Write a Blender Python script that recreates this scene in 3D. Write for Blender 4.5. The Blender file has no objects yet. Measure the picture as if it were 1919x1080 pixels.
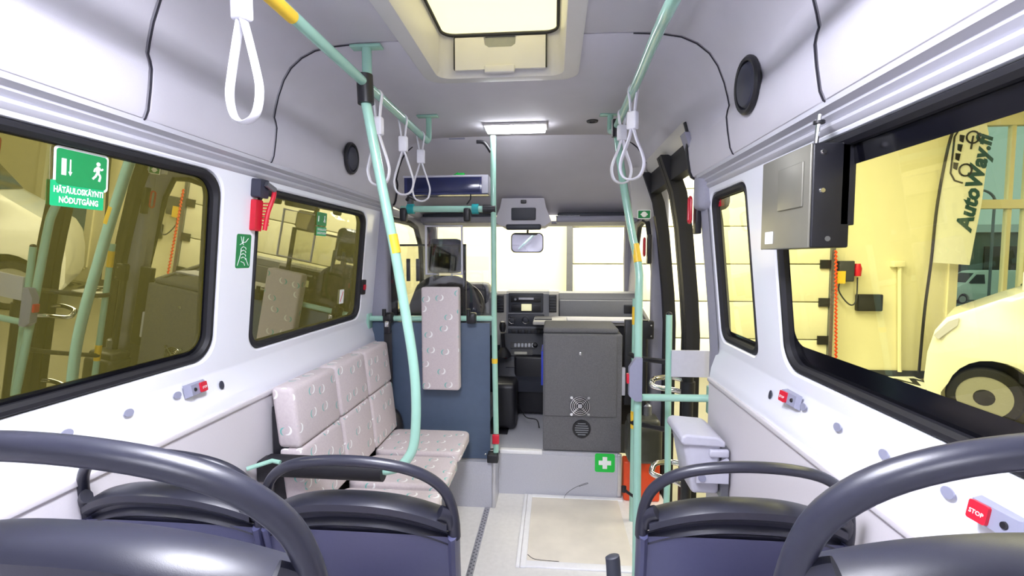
import bpy, bmesh, math, random
from mathutils import Matrix, Vector
from mathutils.geometry import tessellate_polygon
random.seed(4)
S = bpy.context.scene
C = S.collection
PI = math.pi
# ---------------------------------------------------------------- camera
F = 900.0
YAW = math.atan(77.5/F); PIT = math.atan(55/F)
cd = bpy.data.cameras.new('camera'); cam = bpy.data.objects.new('camera', cd); C.objects.link(cam)
cd.sensor_width = 36; cd.lens = 36*F/1919; cd.clip_start = .02; cd.clip_end = 200
cam.location = (0, 0, 1.5); cam.rotation_euler = (PI/2-PIT, 0, YAW)
S.camera = cam
RC = cam.rotation_euler.to_matrix()
def ray(px, py): return RC @ Vector(((px-959.5)/F, -(py-540)/F, -1))
def at(px, py, X=None, Y=None, Z=None):
    d = ray(px, py)
    t = X/d.x if X is not None else Y/d.y if Y is not None else (Z-1.5)/d.z
    return Vector((d.x*t, d.y*t, 1.5+d.z*t))
# ---------------------------------------------------------------- exposure, world, lights
vs = S.view_settings
vs.view_transform = 'Standard'; vs.look = 'None'; vs.gamma = 1; vs.use_curve_mapping = False
vs.exposure = 0.0
W = bpy.data.worlds.new('world'); S.world = W; W.use_nodes = True
wn = W.node_tree.nodes; wl = W.node_tree.links
bg = wn['Background']; bg.inputs['Color'].default_value = (.42, .72, .86, 1); bg.inputs['Strength'].default_value = .8
def area(name, loc, size, power, color, rot=(0, 0, 0), sy=None):
    l = bpy.data.lights.new(name, 'AREA'); l.energy = power; l.color = color; l.size = size
    if sy: l.shape = 'RECTANGLE'; l.size_y = sy
    o = bpy.data.objects.new(name, l); o.location = loc; o.rotation_euler = rot; C.objects.link(o); return o
WARM = (1, .96, .83); COOL = (.86, .87, 1)
area('hall_lamp_ahead', (0, 6.4, 4.3), 7, 700, WARM, sy=1.5)
area('hall_lamp_right', (4.0, 2.5, 4.3), 1.5, 380, WARM, sy=7)
area('hall_lamp_above', (0, 1.5, 4.3), 2.5, 190, WARM, sy=5)
area('hall_lamp_left', (-3.2, 2.5, 4.3), 1.0, 110, WARM, sy=7)
area('saloon_fill_light_middle', (-.215, .55, 2.205), .33, 36, COOL, sy=.5)  # added fill light above the frame, brightens the saloon
area('saloon_fill_light_rear', (-.215, -1.2, 2.205), .33, 36, COOL, sy=.5)  # added fill light behind the camera, same purpose

# ---------------------------------------------------------------- materials
def lin(c): return tuple(((v/255)/12.92 if v/255 <= .04045 else ((v/255+.055)/1.055)**2.4) for v in c)+(1,)
MATS = {}
def mat(name, rgb, rough=.5, metal=0, noise=0, nscale=60, bump=0, bscale=300, coat=0, emit=None, es=1):
    m = bpy.data.materials.new(name); m.use_nodes = True; MATS[name] = m
    n = m.node_tree.nodes; l = m.node_tree.links; p = n['Principled BSDF']
    p.inputs['Base Color'].default_value = lin(rgb); p.inputs['Roughness'].default_value = rough
    p.inputs['Metallic'].default_value = metal; p.inputs['Coat Weight'].default_value = coat
    tc = n.new('ShaderNodeTexCoord')
    if noise:
        t = n.new('ShaderNodeTexNoise'); t.inputs['Scale'].default_value = nscale; t.inputs['Detail'].default_value = 4
        l.new(tc.outputs['Object'], t.inputs['Vector'])
        r = n.new('ShaderNodeMapRange'); r.inputs['From Min'].default_value = .3; r.inputs['From Max'].default_value = .7
        r.inputs['To Min'].default_value = 1-noise; r.inputs['To Max'].default_value = 1+noise
        l.new(t.outputs['Fac'], r.inputs['Value'])
        x = n.new('ShaderNodeVectorMath'); x.operation = 'SCALE'; x.inputs[0].default_value = lin(rgb)[:3]
        l.new(r.outputs['Result'], x.inputs['Scale']); l.new(x.outputs['Vector'], p.inputs['Base Color'])
    if bump:
        t = n.new('ShaderNodeTexNoise'); t.inputs['Scale'].default_value = bscale
        l.new(tc.outputs['Object'], t.inputs['Vector'])
        b = n.new('ShaderNodeBump'); b.inputs['Strength'].default_value = bump; b.inputs['Distance'].default_value = .002
        l.new(t.outputs['Fac'], b.inputs['Height']); l.new(b.outputs['Normal'], p.inputs['Normal'])
    if emit:
        p.inputs['Emission Color'].default_value = lin(emit); p.inputs['Emission Strength'].default_value = es
    return m
white = mat('white_gelcoat', (238, 240, 250), .22, noise=.01, nscale=3, coat=.3)
cornm = mat('cornice_grey_gelcoat', (186, 186, 196), .38, noise=.01, nscale=3)
lowp = mat('lower_panel_grey', (212, 208, 214), .5, noise=.015, nscale=200)
liner = mat('headliner_vinyl', (200, 198, 208), .75, noise=.03, nscale=5, bump=.25, bscale=500)
linerd = mat('headliner_seam_dark', (40, 38, 48), .8)
hatchm = mat('hatch_plastic', (208, 206, 205), .4, noise=.02, nscale=8)
mint = mat('mint_powder_coat', (158, 205, 188), .25, noise=.02, nscale=30, coat=.4)
black = mat('black_plastic', (28, 28, 34), .4, noise=.08, nscale=80)
rubber = mat('black_rubber', (22, 22, 30), .55, noise=.08, nscale=80)
frit = mat('black_glass_border', (12, 12, 18), .12)
shellm = mat('seat_shell_blue_grey', (66, 68, 98), .42, noise=.03, nscale=150, bump=.06, bscale=1400)
shelld = mat('seat_top_charcoal', (34, 35, 48), .36, noise=.04, nscale=150, bump=.06, bscale=1600)
gwhite = mat('strap_white', (226, 226, 236), .4, noise=.02)
bluep = mat('partition_blue_grey', (78, 94, 118), .5, noise=.04, nscale=20, bump=.2, bscale=700)
floorm = mat('floor_vinyl_speckled', (188, 189, 199), .5, noise=.07, nscale=180)
aisle = mat('aisle_vinyl_beige', (226, 224, 222), .45, noise=.04, nscale=40)
beige = mat('hatch_vinyl_beige', (226, 219, 207), .5, noise=.06, nscale=7)
alu = mat('aluminium', (205, 205, 210), .3, .8, noise=.04)
whitepl = mat('white_edge_strip', (240, 240, 244), .4, noise=.02)
chrome = mat('chrome', (225, 225, 225), .12, 1)
steel = mat('grey_steel', (130, 132, 140), .35, .7, noise=.05)
carpet = mat('cupboard_carpet', (112, 112, 116), .95, noise=.22, nscale=260, bump=1, bscale=700)
redm = mat('red_plastic', (205, 28, 52), .35, noise=.03)
pink = mat('faded_red_plastic', (222, 160, 170), .4, noise=.03)
orange = mat('orange_box', (226, 76, 32), .45, noise=.05, nscale=30)
green = mat('sign_green', (22, 132, 74), .4, noise=.02)
greenl = mat('sign_light_green', (18, 168, 108), .4, noise=.02)
greenb = mat('sign_bright_green', (20, 200, 72), .4, noise=.02)
printw = mat('print_white', (246, 248, 248), .45, noise=.01)
bluei = mat('sign_blue', (36, 50, 150), .4, noise=.02)
dash = mat('dash_grey', (128, 130, 138), .6, noise=.04, nscale=120, bump=.3, bscale=700)
dashl = mat('dash_beige_grey', (176, 174, 172), .6, noise=.03, nscale=120, bump=.2, bscale=700)
dashd = mat('dash_dark', (52, 55, 66), .5, noise=.05, nscale=120)
darkfab = mat('driver_seat_cloth', (42, 46, 66), .9, noise=.12, nscale=200, bump=.4, bscale=500)
cabgrey = mat('cab_trim_grey', (150, 150, 166), .6, noise=.03, nscale=120)
lcd = mat('display_lit', (230, 228, 190), .3, emit=(235, 230, 180), es=.6)
lightm = mat('lamp_diffuser', (255, 255, 255), .3, emit=(250, 250, 255), es=24)
bin_ = mat('bin_grey', (192, 192, 206), .45, noise=.02)
plugm = mat('screw_plug_grey', (142, 144, 166), .5, noise=.02)
plugd = mat('screw_plug_dark', (52, 54, 70), .5, noise=.02)
plategrey = mat('monitor_back_plate', (140, 138, 128), .35, .4, noise=.04, nscale=10)
yellow = mat('yellow_tape', (240, 200, 60), .4, noise=.03)
teal = mat('teal_clamp', (40, 160, 165), .35, noise=.04)
blueplastic = mat('blue_folder', (45, 65, 190), .4, noise=.04)
signglass = mat('sign_face_navy', (52, 58, 108), .15, noise=.05, nscale=30)
mirrorm = mat('mirror_glass', (235, 235, 235), .03, 1)
hallwall = mat('hall_wall_cream', (240, 234, 200), .8, noise=.015, nscale=3)
halldoor = mat('hall_door_cream', (244, 242, 218), .6, noise=.015, nscale=3)
hallfloor = mat('hall_floor_concrete', (116, 112, 92), .3, noise=.06, nscale=4)
hallskirt = mat('hall_skirting_dark', (60, 62, 70), .6, noise=.03)
asphalt = mat('asphalt', (120, 130, 125), .9, noise=.1, nscale=8)
grassm = mat('grass_green', (92, 128, 70), .9, noise=.2, nscale=8)
vanw = mat('van_paint_white', (236, 236, 228), .25, noise=.01, nscale=3, coat=.5)
vang = mat('van_glass_dark', (18, 20, 24), .08)
tyre = mat('tyre_rubber', (26, 26, 27), .8, noise=.1)
rimm = mat('wheel_steel_silver', (190, 190, 186), .35, .6, noise=.03)
flagm = mat('flag_cloth', (244, 244, 232), .8, noise=.02, nscale=10, bump=.2, bscale=40)
printd = mat('print_dark_teal', (40, 82, 88), .6, noise=.02)
printk = mat('print_black', (24, 26, 26), .6, noise=.02)
bagm = mat('olive_black_bag', (66, 66, 58), .35, noise=.1, nscale=30)

def glass(name, tint, refl, rough=0.0, rtint=(1, 1, 1)):
    m = bpy.data.materials.new(name); m.use_nodes = True
    n = m.node_tree.nodes; l = m.node_tree.links; n.remove(n['Principled BSDF'])
    t = n.new('ShaderNodeBsdfTransparent'); t.inputs['Color'].default_value = tint+(1,)
    g = n.new('ShaderNodeBsdfGlossy'); g.inputs['Roughness'].default_value = rough; g.inputs['Color'].default_value = rtint+(1,)
    fr = n.new('ShaderNodeFresnel'); fr.inputs['IOR'].default_value = 1.45
    ad = n.new('ShaderNodeMath'); ad.operation = 'ADD'; ad.use_clamp = True; ad.inputs[1].default_value = refl-.03
    l.new(fr.outputs['Fac'], ad.inputs[0])
    # thin panes: same reflectance from both faces
    geo = n.new('ShaderNodeNewGeometry'); mx = n.new('ShaderNodeMixShader')
    sub = n.new('ShaderNodeMath'); sub.operation = 'SUBTRACT'; sub.inputs[0].default_value = 1; l.new(geo.outputs['Backfacing'], sub.inputs[1])
    mul = n.new('ShaderNodeMath'); mul.operation = 'MULTIPLY'; l.new(ad.outputs[0], mul.inputs[0]); l.new(sub.outputs[0], mul.inputs[1])
    l.new(mul.outputs[0], mx.inputs[0]); l.new(t.outputs[0], mx.inputs[1]); l.new(g.outputs[0], mx.inputs[2])
    l.new(mx.outputs[0], n['Material Output'].inputs['Surface']); return m
gl_left = glass('glass_privacy_tint', (.28, .28, .18), .34, rtint=(.95, .93, .68))
gl_right = glass('glass_yellow_tint', (.90, .90, .70), .05)
gl_clear = glass('glass_clear', (.985, .985, .97), .03)
gl_plexi = glass('clear_acrylic', (.95, .95, .95), .06)
gl_dark = glass('tinted_acrylic', (.80, .80, .72), .04)
def opal():
    m = bpy.data.materials.new('hatch_cover_opal'); m.use_nodes = True
    n = m.node_tree.nodes; l = m.node_tree.links; n.remove(n['Principled BSDF'])
    t = n.new('ShaderNodeBsdfTranslucent'); t.inputs['Color'].default_value = (.9, .88, .70, 1)
    d = n.new('ShaderNodeBsdfDiffuse'); d.inputs['Color'].default_value = (.8, .79, .62, 1)
    mx = n.new('ShaderNodeMixShader'); mx.inputs[0].default_value = .25
    l.new(t.outputs[0], mx.inputs[1]); l.new(d.outputs[0], mx.inputs[2]); l.new(mx.outputs[0], n['Material Output'].inputs['Surface'])
    return m
opalm = opal()
def fabric(name, axes):
    m = mat(name, (205, 194, 200), .95, bump=.5, bscale=900)
    n = m.node_tree.nodes; l = m.node_tree.links; p = n['Principled BSDF']
    tc = [x for x in n if x.type == 'TEX_COORD'][0]
    sp = n.new('ShaderNodeSeparateXYZ'); cb = n.new('ShaderNodeCombineXYZ'); l.new(tc.outputs['Object'], sp.inputs[0])
    geo = n.new('ShaderNodeNewGeometry'); sn = n.new('ShaderNodeSeparateXYZ'); l.new(geo.outputs['Normal'], sn.inputs[0])
    rest = [q for q in 'XYZ' if q not in axes][0]
    for k_, ax in enumerate(axes):     # on end faces fall back to the third axis so the motif is not smeared
        ab = n.new('ShaderNodeMath'); ab.operation = 'ABSOLUTE'; l.new(sn.outputs[ax], ab.inputs[0])
        gt = n.new('ShaderNodeMath'); gt.operation = 'GREATER_THAN'; gt.inputs[1].default_value = .7; l.new(ab.outputs[0], gt.inputs[0])
        mf = n.new('ShaderNodeMix'); mf.data_type = 'FLOAT'; l.new(gt.outputs[0], mf.inputs[0]); l.new(sp.outputs[ax], mf.inputs[2]); l.new(sp.outputs[rest], mf.inputs[3])
        l.new(mf.outputs[0], cb.inputs[k_])
    SC = 9.5
    v = n.new('ShaderNodeTexVoronoi'); v.voronoi_dimensions = '2D'; v.inputs['Scale'].default_value = SC; v.inputs['Randomness'].default_value = .55
    l.new(cb.outputs[0], v.inputs['Vector'])
    sub = n.new('ShaderNodeVectorMath'); sub.operation = 'SUBTRACT'; l.new(cb.outputs[0], sub.inputs[0]); l.new(v.outputs['Position'], sub.inputs[1])
    def disc(ox, oy, r):
        a = n.new('ShaderNodeVectorMath'); a.operation = 'ADD'; a.inputs[1].default_value = (ox, oy, 0); l.new(sub.outputs[0], a.inputs[0])
        le = n.new('ShaderNodeVectorMath'); le.operation = 'LENGTH'; l.new(a.outputs[0], le.inputs[0])
        c = n.new('ShaderNodeMath'); c.operation = 'LESS_THAN'; c.inputs[1].default_value = r; l.new(le.outputs['Value'], c.inputs[0]); return c
    def minus(a, b):
        s = n.new('ShaderNodeMath'); s.operation = 'SUBTRACT'; s.use_clamp = True; l.new(a.outputs[0], s.inputs[0]); l.new(b.outputs[0], s.inputs[1]); return s
    w = minus(disc(-.004, 0, .018), disc(.004, -.003, .018))
    g = minus(disc(.010, .004, .016), disc(.003, .005, .0165))
    nz = n.new('ShaderNodeTexNoise'); nz.inputs['Scale'].default_value = 120; l.new(tc.outputs['Object'], nz.inputs['Vector'])
    base = n.new('ShaderNodeMix'); base.data_type = 'RGBA'; base.inputs['A'].default_value = lin((198, 186, 192)); base.inputs['B'].default_value = lin((216, 207, 208))
    l.new(nz.outputs['Fac'], base.inputs['Factor'])
    m1 = n.new('ShaderNodeMix'); m1.data_type = 'RGBA'; l.new(base.outputs['Result'], m1.inputs['A']); m1.inputs['B'].default_value = lin((120, 190, 184)); l.new(g.outputs[0], m1.inputs['Factor'])
    m2 = n.new('ShaderNodeMix'); m2.data_type = 'RGBA'; l.new(m1.outputs['Result'], m2.inputs['A']); m2.inputs['B'].default_value = lin((246, 246, 246)); l.new(w.outputs[0], m2.inputs['Factor'])
    l.new(m2.outputs['Result'], p.inputs['Base Color']); return m
fabYZ = fabric('moquette_backrest', 'YZ'); fabXY = fabric('moquette_cushion', 'XY'); fabXZ = fabric('moquette_pad', 'XZ')

# ---------------------------------------------------------------- object helpers
def tag(o, label=None, cat=None, group=None, kind=None):
    if label: o['label'] = label
    if cat: o['category'] = cat
    if group: o['group'] = group
    if kind: o['kind'] = kind
    return o
def thing(name, label, cat, loc=(0, 0, 0), group=None):
    o = bpy.data.objects.new(name, None); o.location = loc; o.empty_display_size = .05; C.objects.link(o)
    return tag(o, label, cat, group)
def wloc(o):
    v = Vector((0, 0, 0))
    while o: v += o.location; o = o.parent
    return v
class B:
    def __init__(s): s.v = []; s.f = []; s.m = Matrix()
    def add(s, vs, fs):
        k = len(s.v); s.v += [s.m @ Vector(v) for v in vs]; s.f += [tuple(i+k for i in f) for f in fs]; return s
    def box(s, x0, x1, y0, y1, z0, z1, r=0):
        if r <= 0:
            vs = [(x, y, z) for x in (x0, x1) for y in (y0, y1) for z in (z0, z1)]
            return s.add(vs, [(0, 1, 3, 2), (4, 6, 7, 5), (0, 4, 5, 1), (2, 3, 7, 6), (0, 2, 6, 4), (1, 5, 7, 3)])
        bm = bmesh.new(); bmesh.ops.create_cube(bm, size=1)
        for v in bm.verts: v.co = Vector((x0+(v.co.x+.5)*(x1-x0), y0+(v.co.y+.5)*(y1-y0), z0+(v.co.z+.5)*(z1-z0)))
        bmesh.ops.bevel(bm, geom=list(bm.edges), offset=r, segments=3, profile=.5, affect='EDGES')
        bm.verts.index_update(); s.add([v.co.copy() for v in bm.verts], [[v.index for v in f.verts] for f in bm.faces]); bm.free(); return s
    def tube(s, pts, r, n=12, closed=False, caps=True, r2=None, up=None, taper=None):
        pts = [Vector(p) for p in pts]; N = len(pts); r2 = r2 or r
        vs = []; fs = []; nrm = None
        for i, p in enumerate(pts):
            a = pts[(i-1) % N] if (closed or i) else p; b = pts[(i+1) % N] if (closed or i < N-1) else p
            t = (b-a).normalized()
            if up is not None: u = Vector(up); u = (u-t*u.dot(t)).normalized()
            elif nrm is None:
                u = Vector((0, 0, 1)) if abs(t.z) < .9 else Vector((1, 0, 0)); u = (u-t*u.dot(t)).normalized()
            else: u = (nrm-t*nrm.dot(t)).normalized()
            nrm = u; w = t.cross(u); k = taper[i] if taper else 1
            for j in range(n):
                q = 2*PI*j/n; vs.append(p+u*math.cos(q)*r2*k+w*math.sin(q)*r*k)
        M = N if closed else N-1
        for i in range(M):
            for j in range(n):
                fs.append((i*n+j, i*n+(j+1) % n, ((i+1) % N)*n+(j+1) % n, ((i+1) % N)*n+j))
        if caps and not closed: fs.append(tuple(range(n-1, -1, -1))); fs.append(tuple((N-1)*n+j for j in range(n)))
        return s.add(vs, fs)
    def cyl(s, a, b, r, n=16): return s.tube([a, b], r, n)
    def lathe(s, prof, n=24, M=None):      # prof: (radius, height) along local z
        M = M or Matrix(); vs = []; fs = []
        for (r, h) in prof:
            for j in range(n): vs.append(M @ Vector((r*math.cos(2*PI*j/n), r*math.sin(2*PI*j/n), h)))
        for i in range(len(prof)-1):
            for j in range(n): fs.append((i*n+j, i*n+(j+1) % n, (i+1)*n+(j+1) % n, (i+1)*n+j))
        fs.append(tuple(range(n-1, -1, -1))); fs.append(tuple((len(prof)-1)*n+j for j in range(n)))
        return s.add(vs, fs)
    def plate(s, poly, th, M=None):        # convex or concave 2D polygon extruded along local z by th
        M = M or Matrix(); n = len(poly)
        vs = [M @ Vector((x, y, 0)) for x, y in poly]+[M @ Vector((x, y, th)) for x, y in poly]
        fs = [tuple(range(n-1, -1, -1)), tuple(range(n, 2*n))]+[(i, (i+1) % n, n+(i+1) % n, n+i) for i in range(n)]
        return s.add(vs, fs)
    def grid(s, nu, nv, fn, flip=False):
        vs = [fn(i/(nu-1), j/(nv-1)) for i in range(nu) for j in range(nv)]
        fs = [(i*nv+j, (i+1)*nv+j, (i+1)*nv+j+1, i*nv+j+1) for i in range(nu-1) for j in range(nv-1)]
        if flip: fs = [f[::-1] for f in fs]
        return s.add(vs, fs)
    def holed(s, outline, holes, fn):
        polys = [[Vector((a, b, 0)) for a, b in outline]]+[[Vector((a, b, 0)) for a, b in h] for h in holes]
        flat = [p for q in polys for p in q]
        tris = tessellate_polygon(polys)
        return s.add([fn(p.x, p.y) for p in flat], [tuple(t) for t in tris])
    def build(s, name, m, parent=None, ang=35, label=None, cat=None, group=None, kind=None, fixn=True):
        base = wloc(parent) if parent else Vector((0, 0, 0))
        if not parent and s.v and kind != 'structure':
            xs = [v.x for v in s.v]; ys = [v.y for v in s.v]; zs = [v.z for v in s.v]
            base = Vector(((min(xs)+max(xs))/2, (min(ys)+max(ys))/2, min(zs)))
        me = bpy.data.meshes.new(name); me.from_pydata([v-base for v in s.v], [], s.f)
        if fixn:
            bm = bmesh.new(); bm.from_mesh(me); bmesh.ops.recalc_face_normals(bm, faces=bm.faces); bm.to_mesh(me); bm.free()
        me.polygons.foreach_set('use_smooth', [True]*len(me.polygons)); me.set_sharp_from_angle(angle=math.radians(ang))
        me.materials.append(m); me.update()
        o = bpy.data.objects.new(name, me); C.objects.link(o)
        if parent: o.parent = parent
        else: o.location = base
        return tag(o, label, cat, group, kind)
def frame(o, xd, yd):
    x = Vector(xd).normalized(); y = Vector(yd); y = (y-x*y.dot(x)).normalized(); z = x.cross(y)
    M = Matrix((x, y, z)).transposed().to_4x4(); M.translation = Vector(o); return M
def rrect(w, h, r, n=5, cx=0, cy=0):
    out = []
    for (sx, sy, a0) in ((1, 1, 0), (-1, 1, 90), (-1, -1, 180), (1, -1, 270)):
        for k in range(n+1):
            a = math.radians(a0+90*k/n); out.append((cx+sx*(w/2-r)+r*math.cos(a), cy+sy*(h/2-r)+r*math.sin(a)))
    return out
def circ(r, n=20, cx=0, cy=0): return [(cx+r*math.cos(2*PI*k/n), cy+r*math.sin(2*PI*k/n)) for k in range(n)]
def cr(pts, k=6, closed=False):            # Catmull-Rom through points
    P = [Vector(p) for p in pts]; N = len(P); out = []
    for i in range(N if closed else N-1):
        g = (lambda j: P[j % N]) if closed else (lambda j: P[max(0, min(N-1, j))])
        a, b, c, d = g(i-1), g(i), g(i+1), g(i+2)
        for t in range(k):
            u = t/k; out.append(.5*((2*b)+(c-a)*u+(2*a-5*b+4*c-d)*u*u+(3*b-a-3*c+d)*u**3))
    if not closed: out.append(P[-1])
    return out
def textb(body, h, M, b=None, font_shear=0, th=.0006, bold=.0):
    cu = bpy.data.curves.new('txt', 'FONT'); cu.body = body; cu.size = 1; cu.align_x = 'CENTER'; cu.align_y = 'CENTER'
    cu.shear = font_shear; cu.offset = bold; cu.resolution_u = 2
    o = bpy.data.objects.new('txt', cu); C.objects.link(o); bpy.context.view_layer.update()
    me = bpy.data.meshes.new_from_object(o.evaluated_get(bpy.context.evaluated_depsgraph_get()))
    b = b or B(); b.add([M @ Vector((v.co.x*h, v.co.y*h, v.co.z*h+th)) for v in me.vertices], [tuple(p.vertices) for p in me.polygons])
    bpy.data.objects.remove(o); bpy.data.meshes.remove(me); bpy.data.curves.remove(cu); return b

# ================================================================= SETTING
XC = -.21
def uC(z): return .90-(z-1.16)*.1
def wallX(s, z, off=0): return XC+s*(uC(z)+off)
def wp(s, px, py, off=0):
    d = ray(px, py); t = (XC+s*(.90+off-.034))/(d.x+s*.1*d.z); return Vector((d.x*t, d.y*t, 1.5+d.z*t))
def sillp(s, px, py):                      # on the white sill band, from (.872,1.0) to (uC(1.16),1.16)
    k = (uC(1.16)-.872)/.16; d = ray(px, py); t = (XC+s*(.872+k*.5))/(d.x-s*k*d.z); return Vector((d.x*t, d.y*t, 1.5+d.z*t))
def sillframe(s, p):
    k = (uC(1.16)-.872)/.16; yd = Vector((s*k, 0, 1)); xd = Vector((0, -s, 0)); return frame(p, xd, yd)
def wframe(s, p): return frame(p, (0, -s, 0), (-s*.1, 0, 1))
# hall ground, walls
GZ = -.45
B().box(-6, 9.5, -6, 8.3, GZ-.1, GZ).build('floor', hallfloor, kind='structure')
hw = B(); WY = 8.3
wa = at(1797, 226, Y=WY); wb = at(1905, 610, Y=WY)
x0, x1, z0, z1 = wa.x, wb.x+.1, wb.z-.6, wa.z
gx0, gx1, gz1 = at(1073, 420, Y=WY).x, at(1557, 480, Y=WY).x, 3.6
hw.holed([(-6, GZ), (9.5, GZ), (9.5, 4.6), (-6, 4.6)], [[(x0, z0), (x1, z0), (x1, z1), (x0, z1)]], lambda a, b: (a, WY, b))
fw = hw.build('wall_front', hallwall, kind='structure', fixn=False)
B().box(gx1+.1, x0-.1, WY-.03, WY, GZ, GZ+.12).build('skirting_board', hallskirt, fw)
B().box(-6.1, -6, -6, 8.3, GZ, 4.6).build('wall_left_hall', hallwall, kind='structure')
B().box(9.5, 9.6, -6, 8.3, GZ, 4.6).build('wall_right_hall', hallwall, kind='structure')
B().box(-6, 9.5, -6.1, -6, GZ, 4.6).build('wall_back_hall', hallwall, kind='structure')
B().box(-6, 9.5, -6, 8.3, 4.6, 4.7).build('ceiling_hall', hallwall, kind='structure')
# sectional garage door
gd = tag(bpy.data.objects.new('door_1', None), kind='structure'); C.objects.link(gd)
z = GZ; k = 0
lines = [GZ, at(1500, 612, Y=WY).z-.0, at(1500, 547, Y=WY).z, at(1500, 485, Y=WY).z]
hh = .62
zz = GZ
while zz < gz1-.1:
    B().box(gx0, gx1-.06, WY-.10, WY-.03, zz+.008, min(zz+hh, gz1)-.008, .01).build('door_panel', halldoor, gd); zz += hh
b = B()
b.box(gx1-.06, gx1, WY-.14, WY-.0, GZ, gz1); b.box(gx0-.1, gx0, WY-.14, WY, GZ, gz1); b.build('door_track', steel, gd)
b = B()
for q in range(6): b.box(gx1-.22, gx1-.05, WY-.13, WY-.1, GZ+.55+q*.62, GZ+.69+q*.62)
b.build('door_hinge', black, gd)
B().box(gx1-.9, gx1-.62, WY-.14, WY-.1, GZ+.72, GZ+.82, .01).build('door_handle', black, gd)
# hall window
wd = B(); fwd = .09
wd.box(x0-.04, x0+fwd, WY-.03, WY+.08, z0, z1); wd.box(x1-fwd, x1+.04, WY-.03, WY+.08, z0, z1); wd.box(x0, x1, WY-.03, WY+.08, z1-fwd, z1+.04); wd.box(x0, x1, WY-.03, WY+.08, z0-.04, z0+fwd)
zm = at(1850, 383, Y=WY).z; wd.box(x0, x1, WY-.03, WY+.08, zm-.07, zm+.07)
xm = at(1893, 383, Y=WY).x; wd.box(xm-.03, xm+.03, WY, WY+.08, z0, z1)
w1 = wd.build('window_1', hallwall, kind='structure')
B().box(x0, x1, WY+.03, WY+.036, z0, z1).build('pane', gl_clear, w1)
# yard outside the hall window
B().box(-5, 40, 8.6, 14, GZ-.3, GZ-.15).build('floor_yard', asphalt, kind='structure')
B().box(-5, 60, 14, 15.5, GZ-.3, GZ-.1).build('floor_lawn', grassm, kind='structure')
B().box(-5, 80, 15.5, 60, GZ-.3, GZ-.15).build('floor_street', asphalt, kind='structure')
p = at(1858, 470, Y=22)
b = B(); b.tube(cr([(p.x, 22, GZ-.15), (p.x, 22, 3.2), (p.x, 22, 4.0), (p.x-.4, 22, 4.35), (p.x-.9, 22, 4.3)], 5), .05, 8)
b.build('street_lamp', steel, label='thin grey street lamp standing outside the tall hall window', cat='street lamp')
bl = thing('far_building', 'low dark building across the yard outside the hall window', 'building', (26, 34, GZ-.15))
B().box(18, 44, 34, 40, GZ-.15, 3.2).build('wall', asphalt, bl); B().box(17.6, 44.4, 33.6, 40.4, 3.2, 3.7).build('roof', whitepl, bl)
for q in range(6): B().box(20+q*4, 22.6+q*4, 33.9, 34.02, .5, 2.3).build('window', vang, bl)

# ---- minibus shell
def rr_yz(y0, y1, z0, z1, r=.07): return [((y0+y1)/2+a, (z0+z1)/2+b) for a, b in rrect(y1-y0, z1-z0, r, 7)]
LEFT_W = [(-1.95, -.5, 1.165, 1.78, .07), (-.35, 1.475, 1.166, 1.781, .075), (1.645, 2.67, 1.153, 1.768, .07)]
RIGHT_W = [(-1.95, -.5, 1.165, 1.78, .07), (-.35, 1.495, 1.166, 1.783, .075), (1.66, 2.035, 1.158, 1.768, .05)]
YB = -2.2
def side(s, wins, yend, names):
    X = lambda u: XC+s*u
    low = B().box(min(X(.87), X(.95)), max(X(.87), X(.95)), YB, yend, GZ+.1, .985)
    wl_ = low.build(names, lowp, kind='structure')
    B().box(min(X(.862), X(.90)), max(X(.862), X(.90)), YB, yend, .982, 1.0, .004).build('panel_edge_strip', lowp, wl_)
    # sill band
    prof = [(.885, .975), (.874, .99), (.872, 1.0), (.878, 1.04), (uC(1.12), 1.12), (uC(1.13), 1.13)]
    b = B(); b.grid(2, len(prof), lambda i, j: (X(prof[int(round(j*(len(prof)-1)))][0]), YB+i*(yend-YB), prof[int(round(j*(len(prof)-1)))][1]))
    b.build('sill_panel', white, wl_)
    # window band
    b = B(); holes = [rr_yz(*w) for w in wins]
    b.holed([(YB, 1.13), (yend, 1.13), (yend, 1.795), (YB, 1.795)], holes, lambda y, z: (wallX(s, z), y, z))
    b.build('window_band_panel', white, wl_, fixn=False)
    b = B()
    for w in wins:    # rounded reveal out to the glass
        h0 = rr_yz(*w); y0, y1, za, zb, r = w
        lv = [h0, rr_yz(y0+.006, y1-.006, za+.006, zb-.006, r), rr_yz(y0+.01, y1-.01, za+.01, zb-.01, r)]
        off = [0, .004, .030]; n = len(h0)
        vs_ = [(wallX(s, z, off[k]), y, z) for k in range(3) for y, z in lv[k]]
        b.add(vs_, [(k*n+i, k*n+(i+1) % n, (k+1)*n+(i+1) % n, (k+1)*n+i) for k in range(2) for i in range(n)])
    b.build('window_reveal', white, wl_, fixn=False)
    # moulding above windows
    prof = [(uC(1.79), 1.785), (uC(1.79)-.006, 1.79), (.826, 1.797), (.826, 1.803), (.832, 1.807), (.818, 1.818), (.818, 1.824), (.80, 1.832), (.80, 1.845), (.83, 1.86)]
    b = B(); b.grid(2, len(prof), lambda i, j: (X(prof[int(round(j*(len(prof)-1)))][0]), YB+i*(yend-YB), prof[int(round(j*(len(prof)-1)))][1]))
    b.build('cornice_moulding', cornm, wl_)
    return wl_
wL = side(-1, LEFT_W, 2.86, 'wall_left'); wR = side(1, RIGHT_W, 2.075, 'wall_right')
wc = 2
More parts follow.
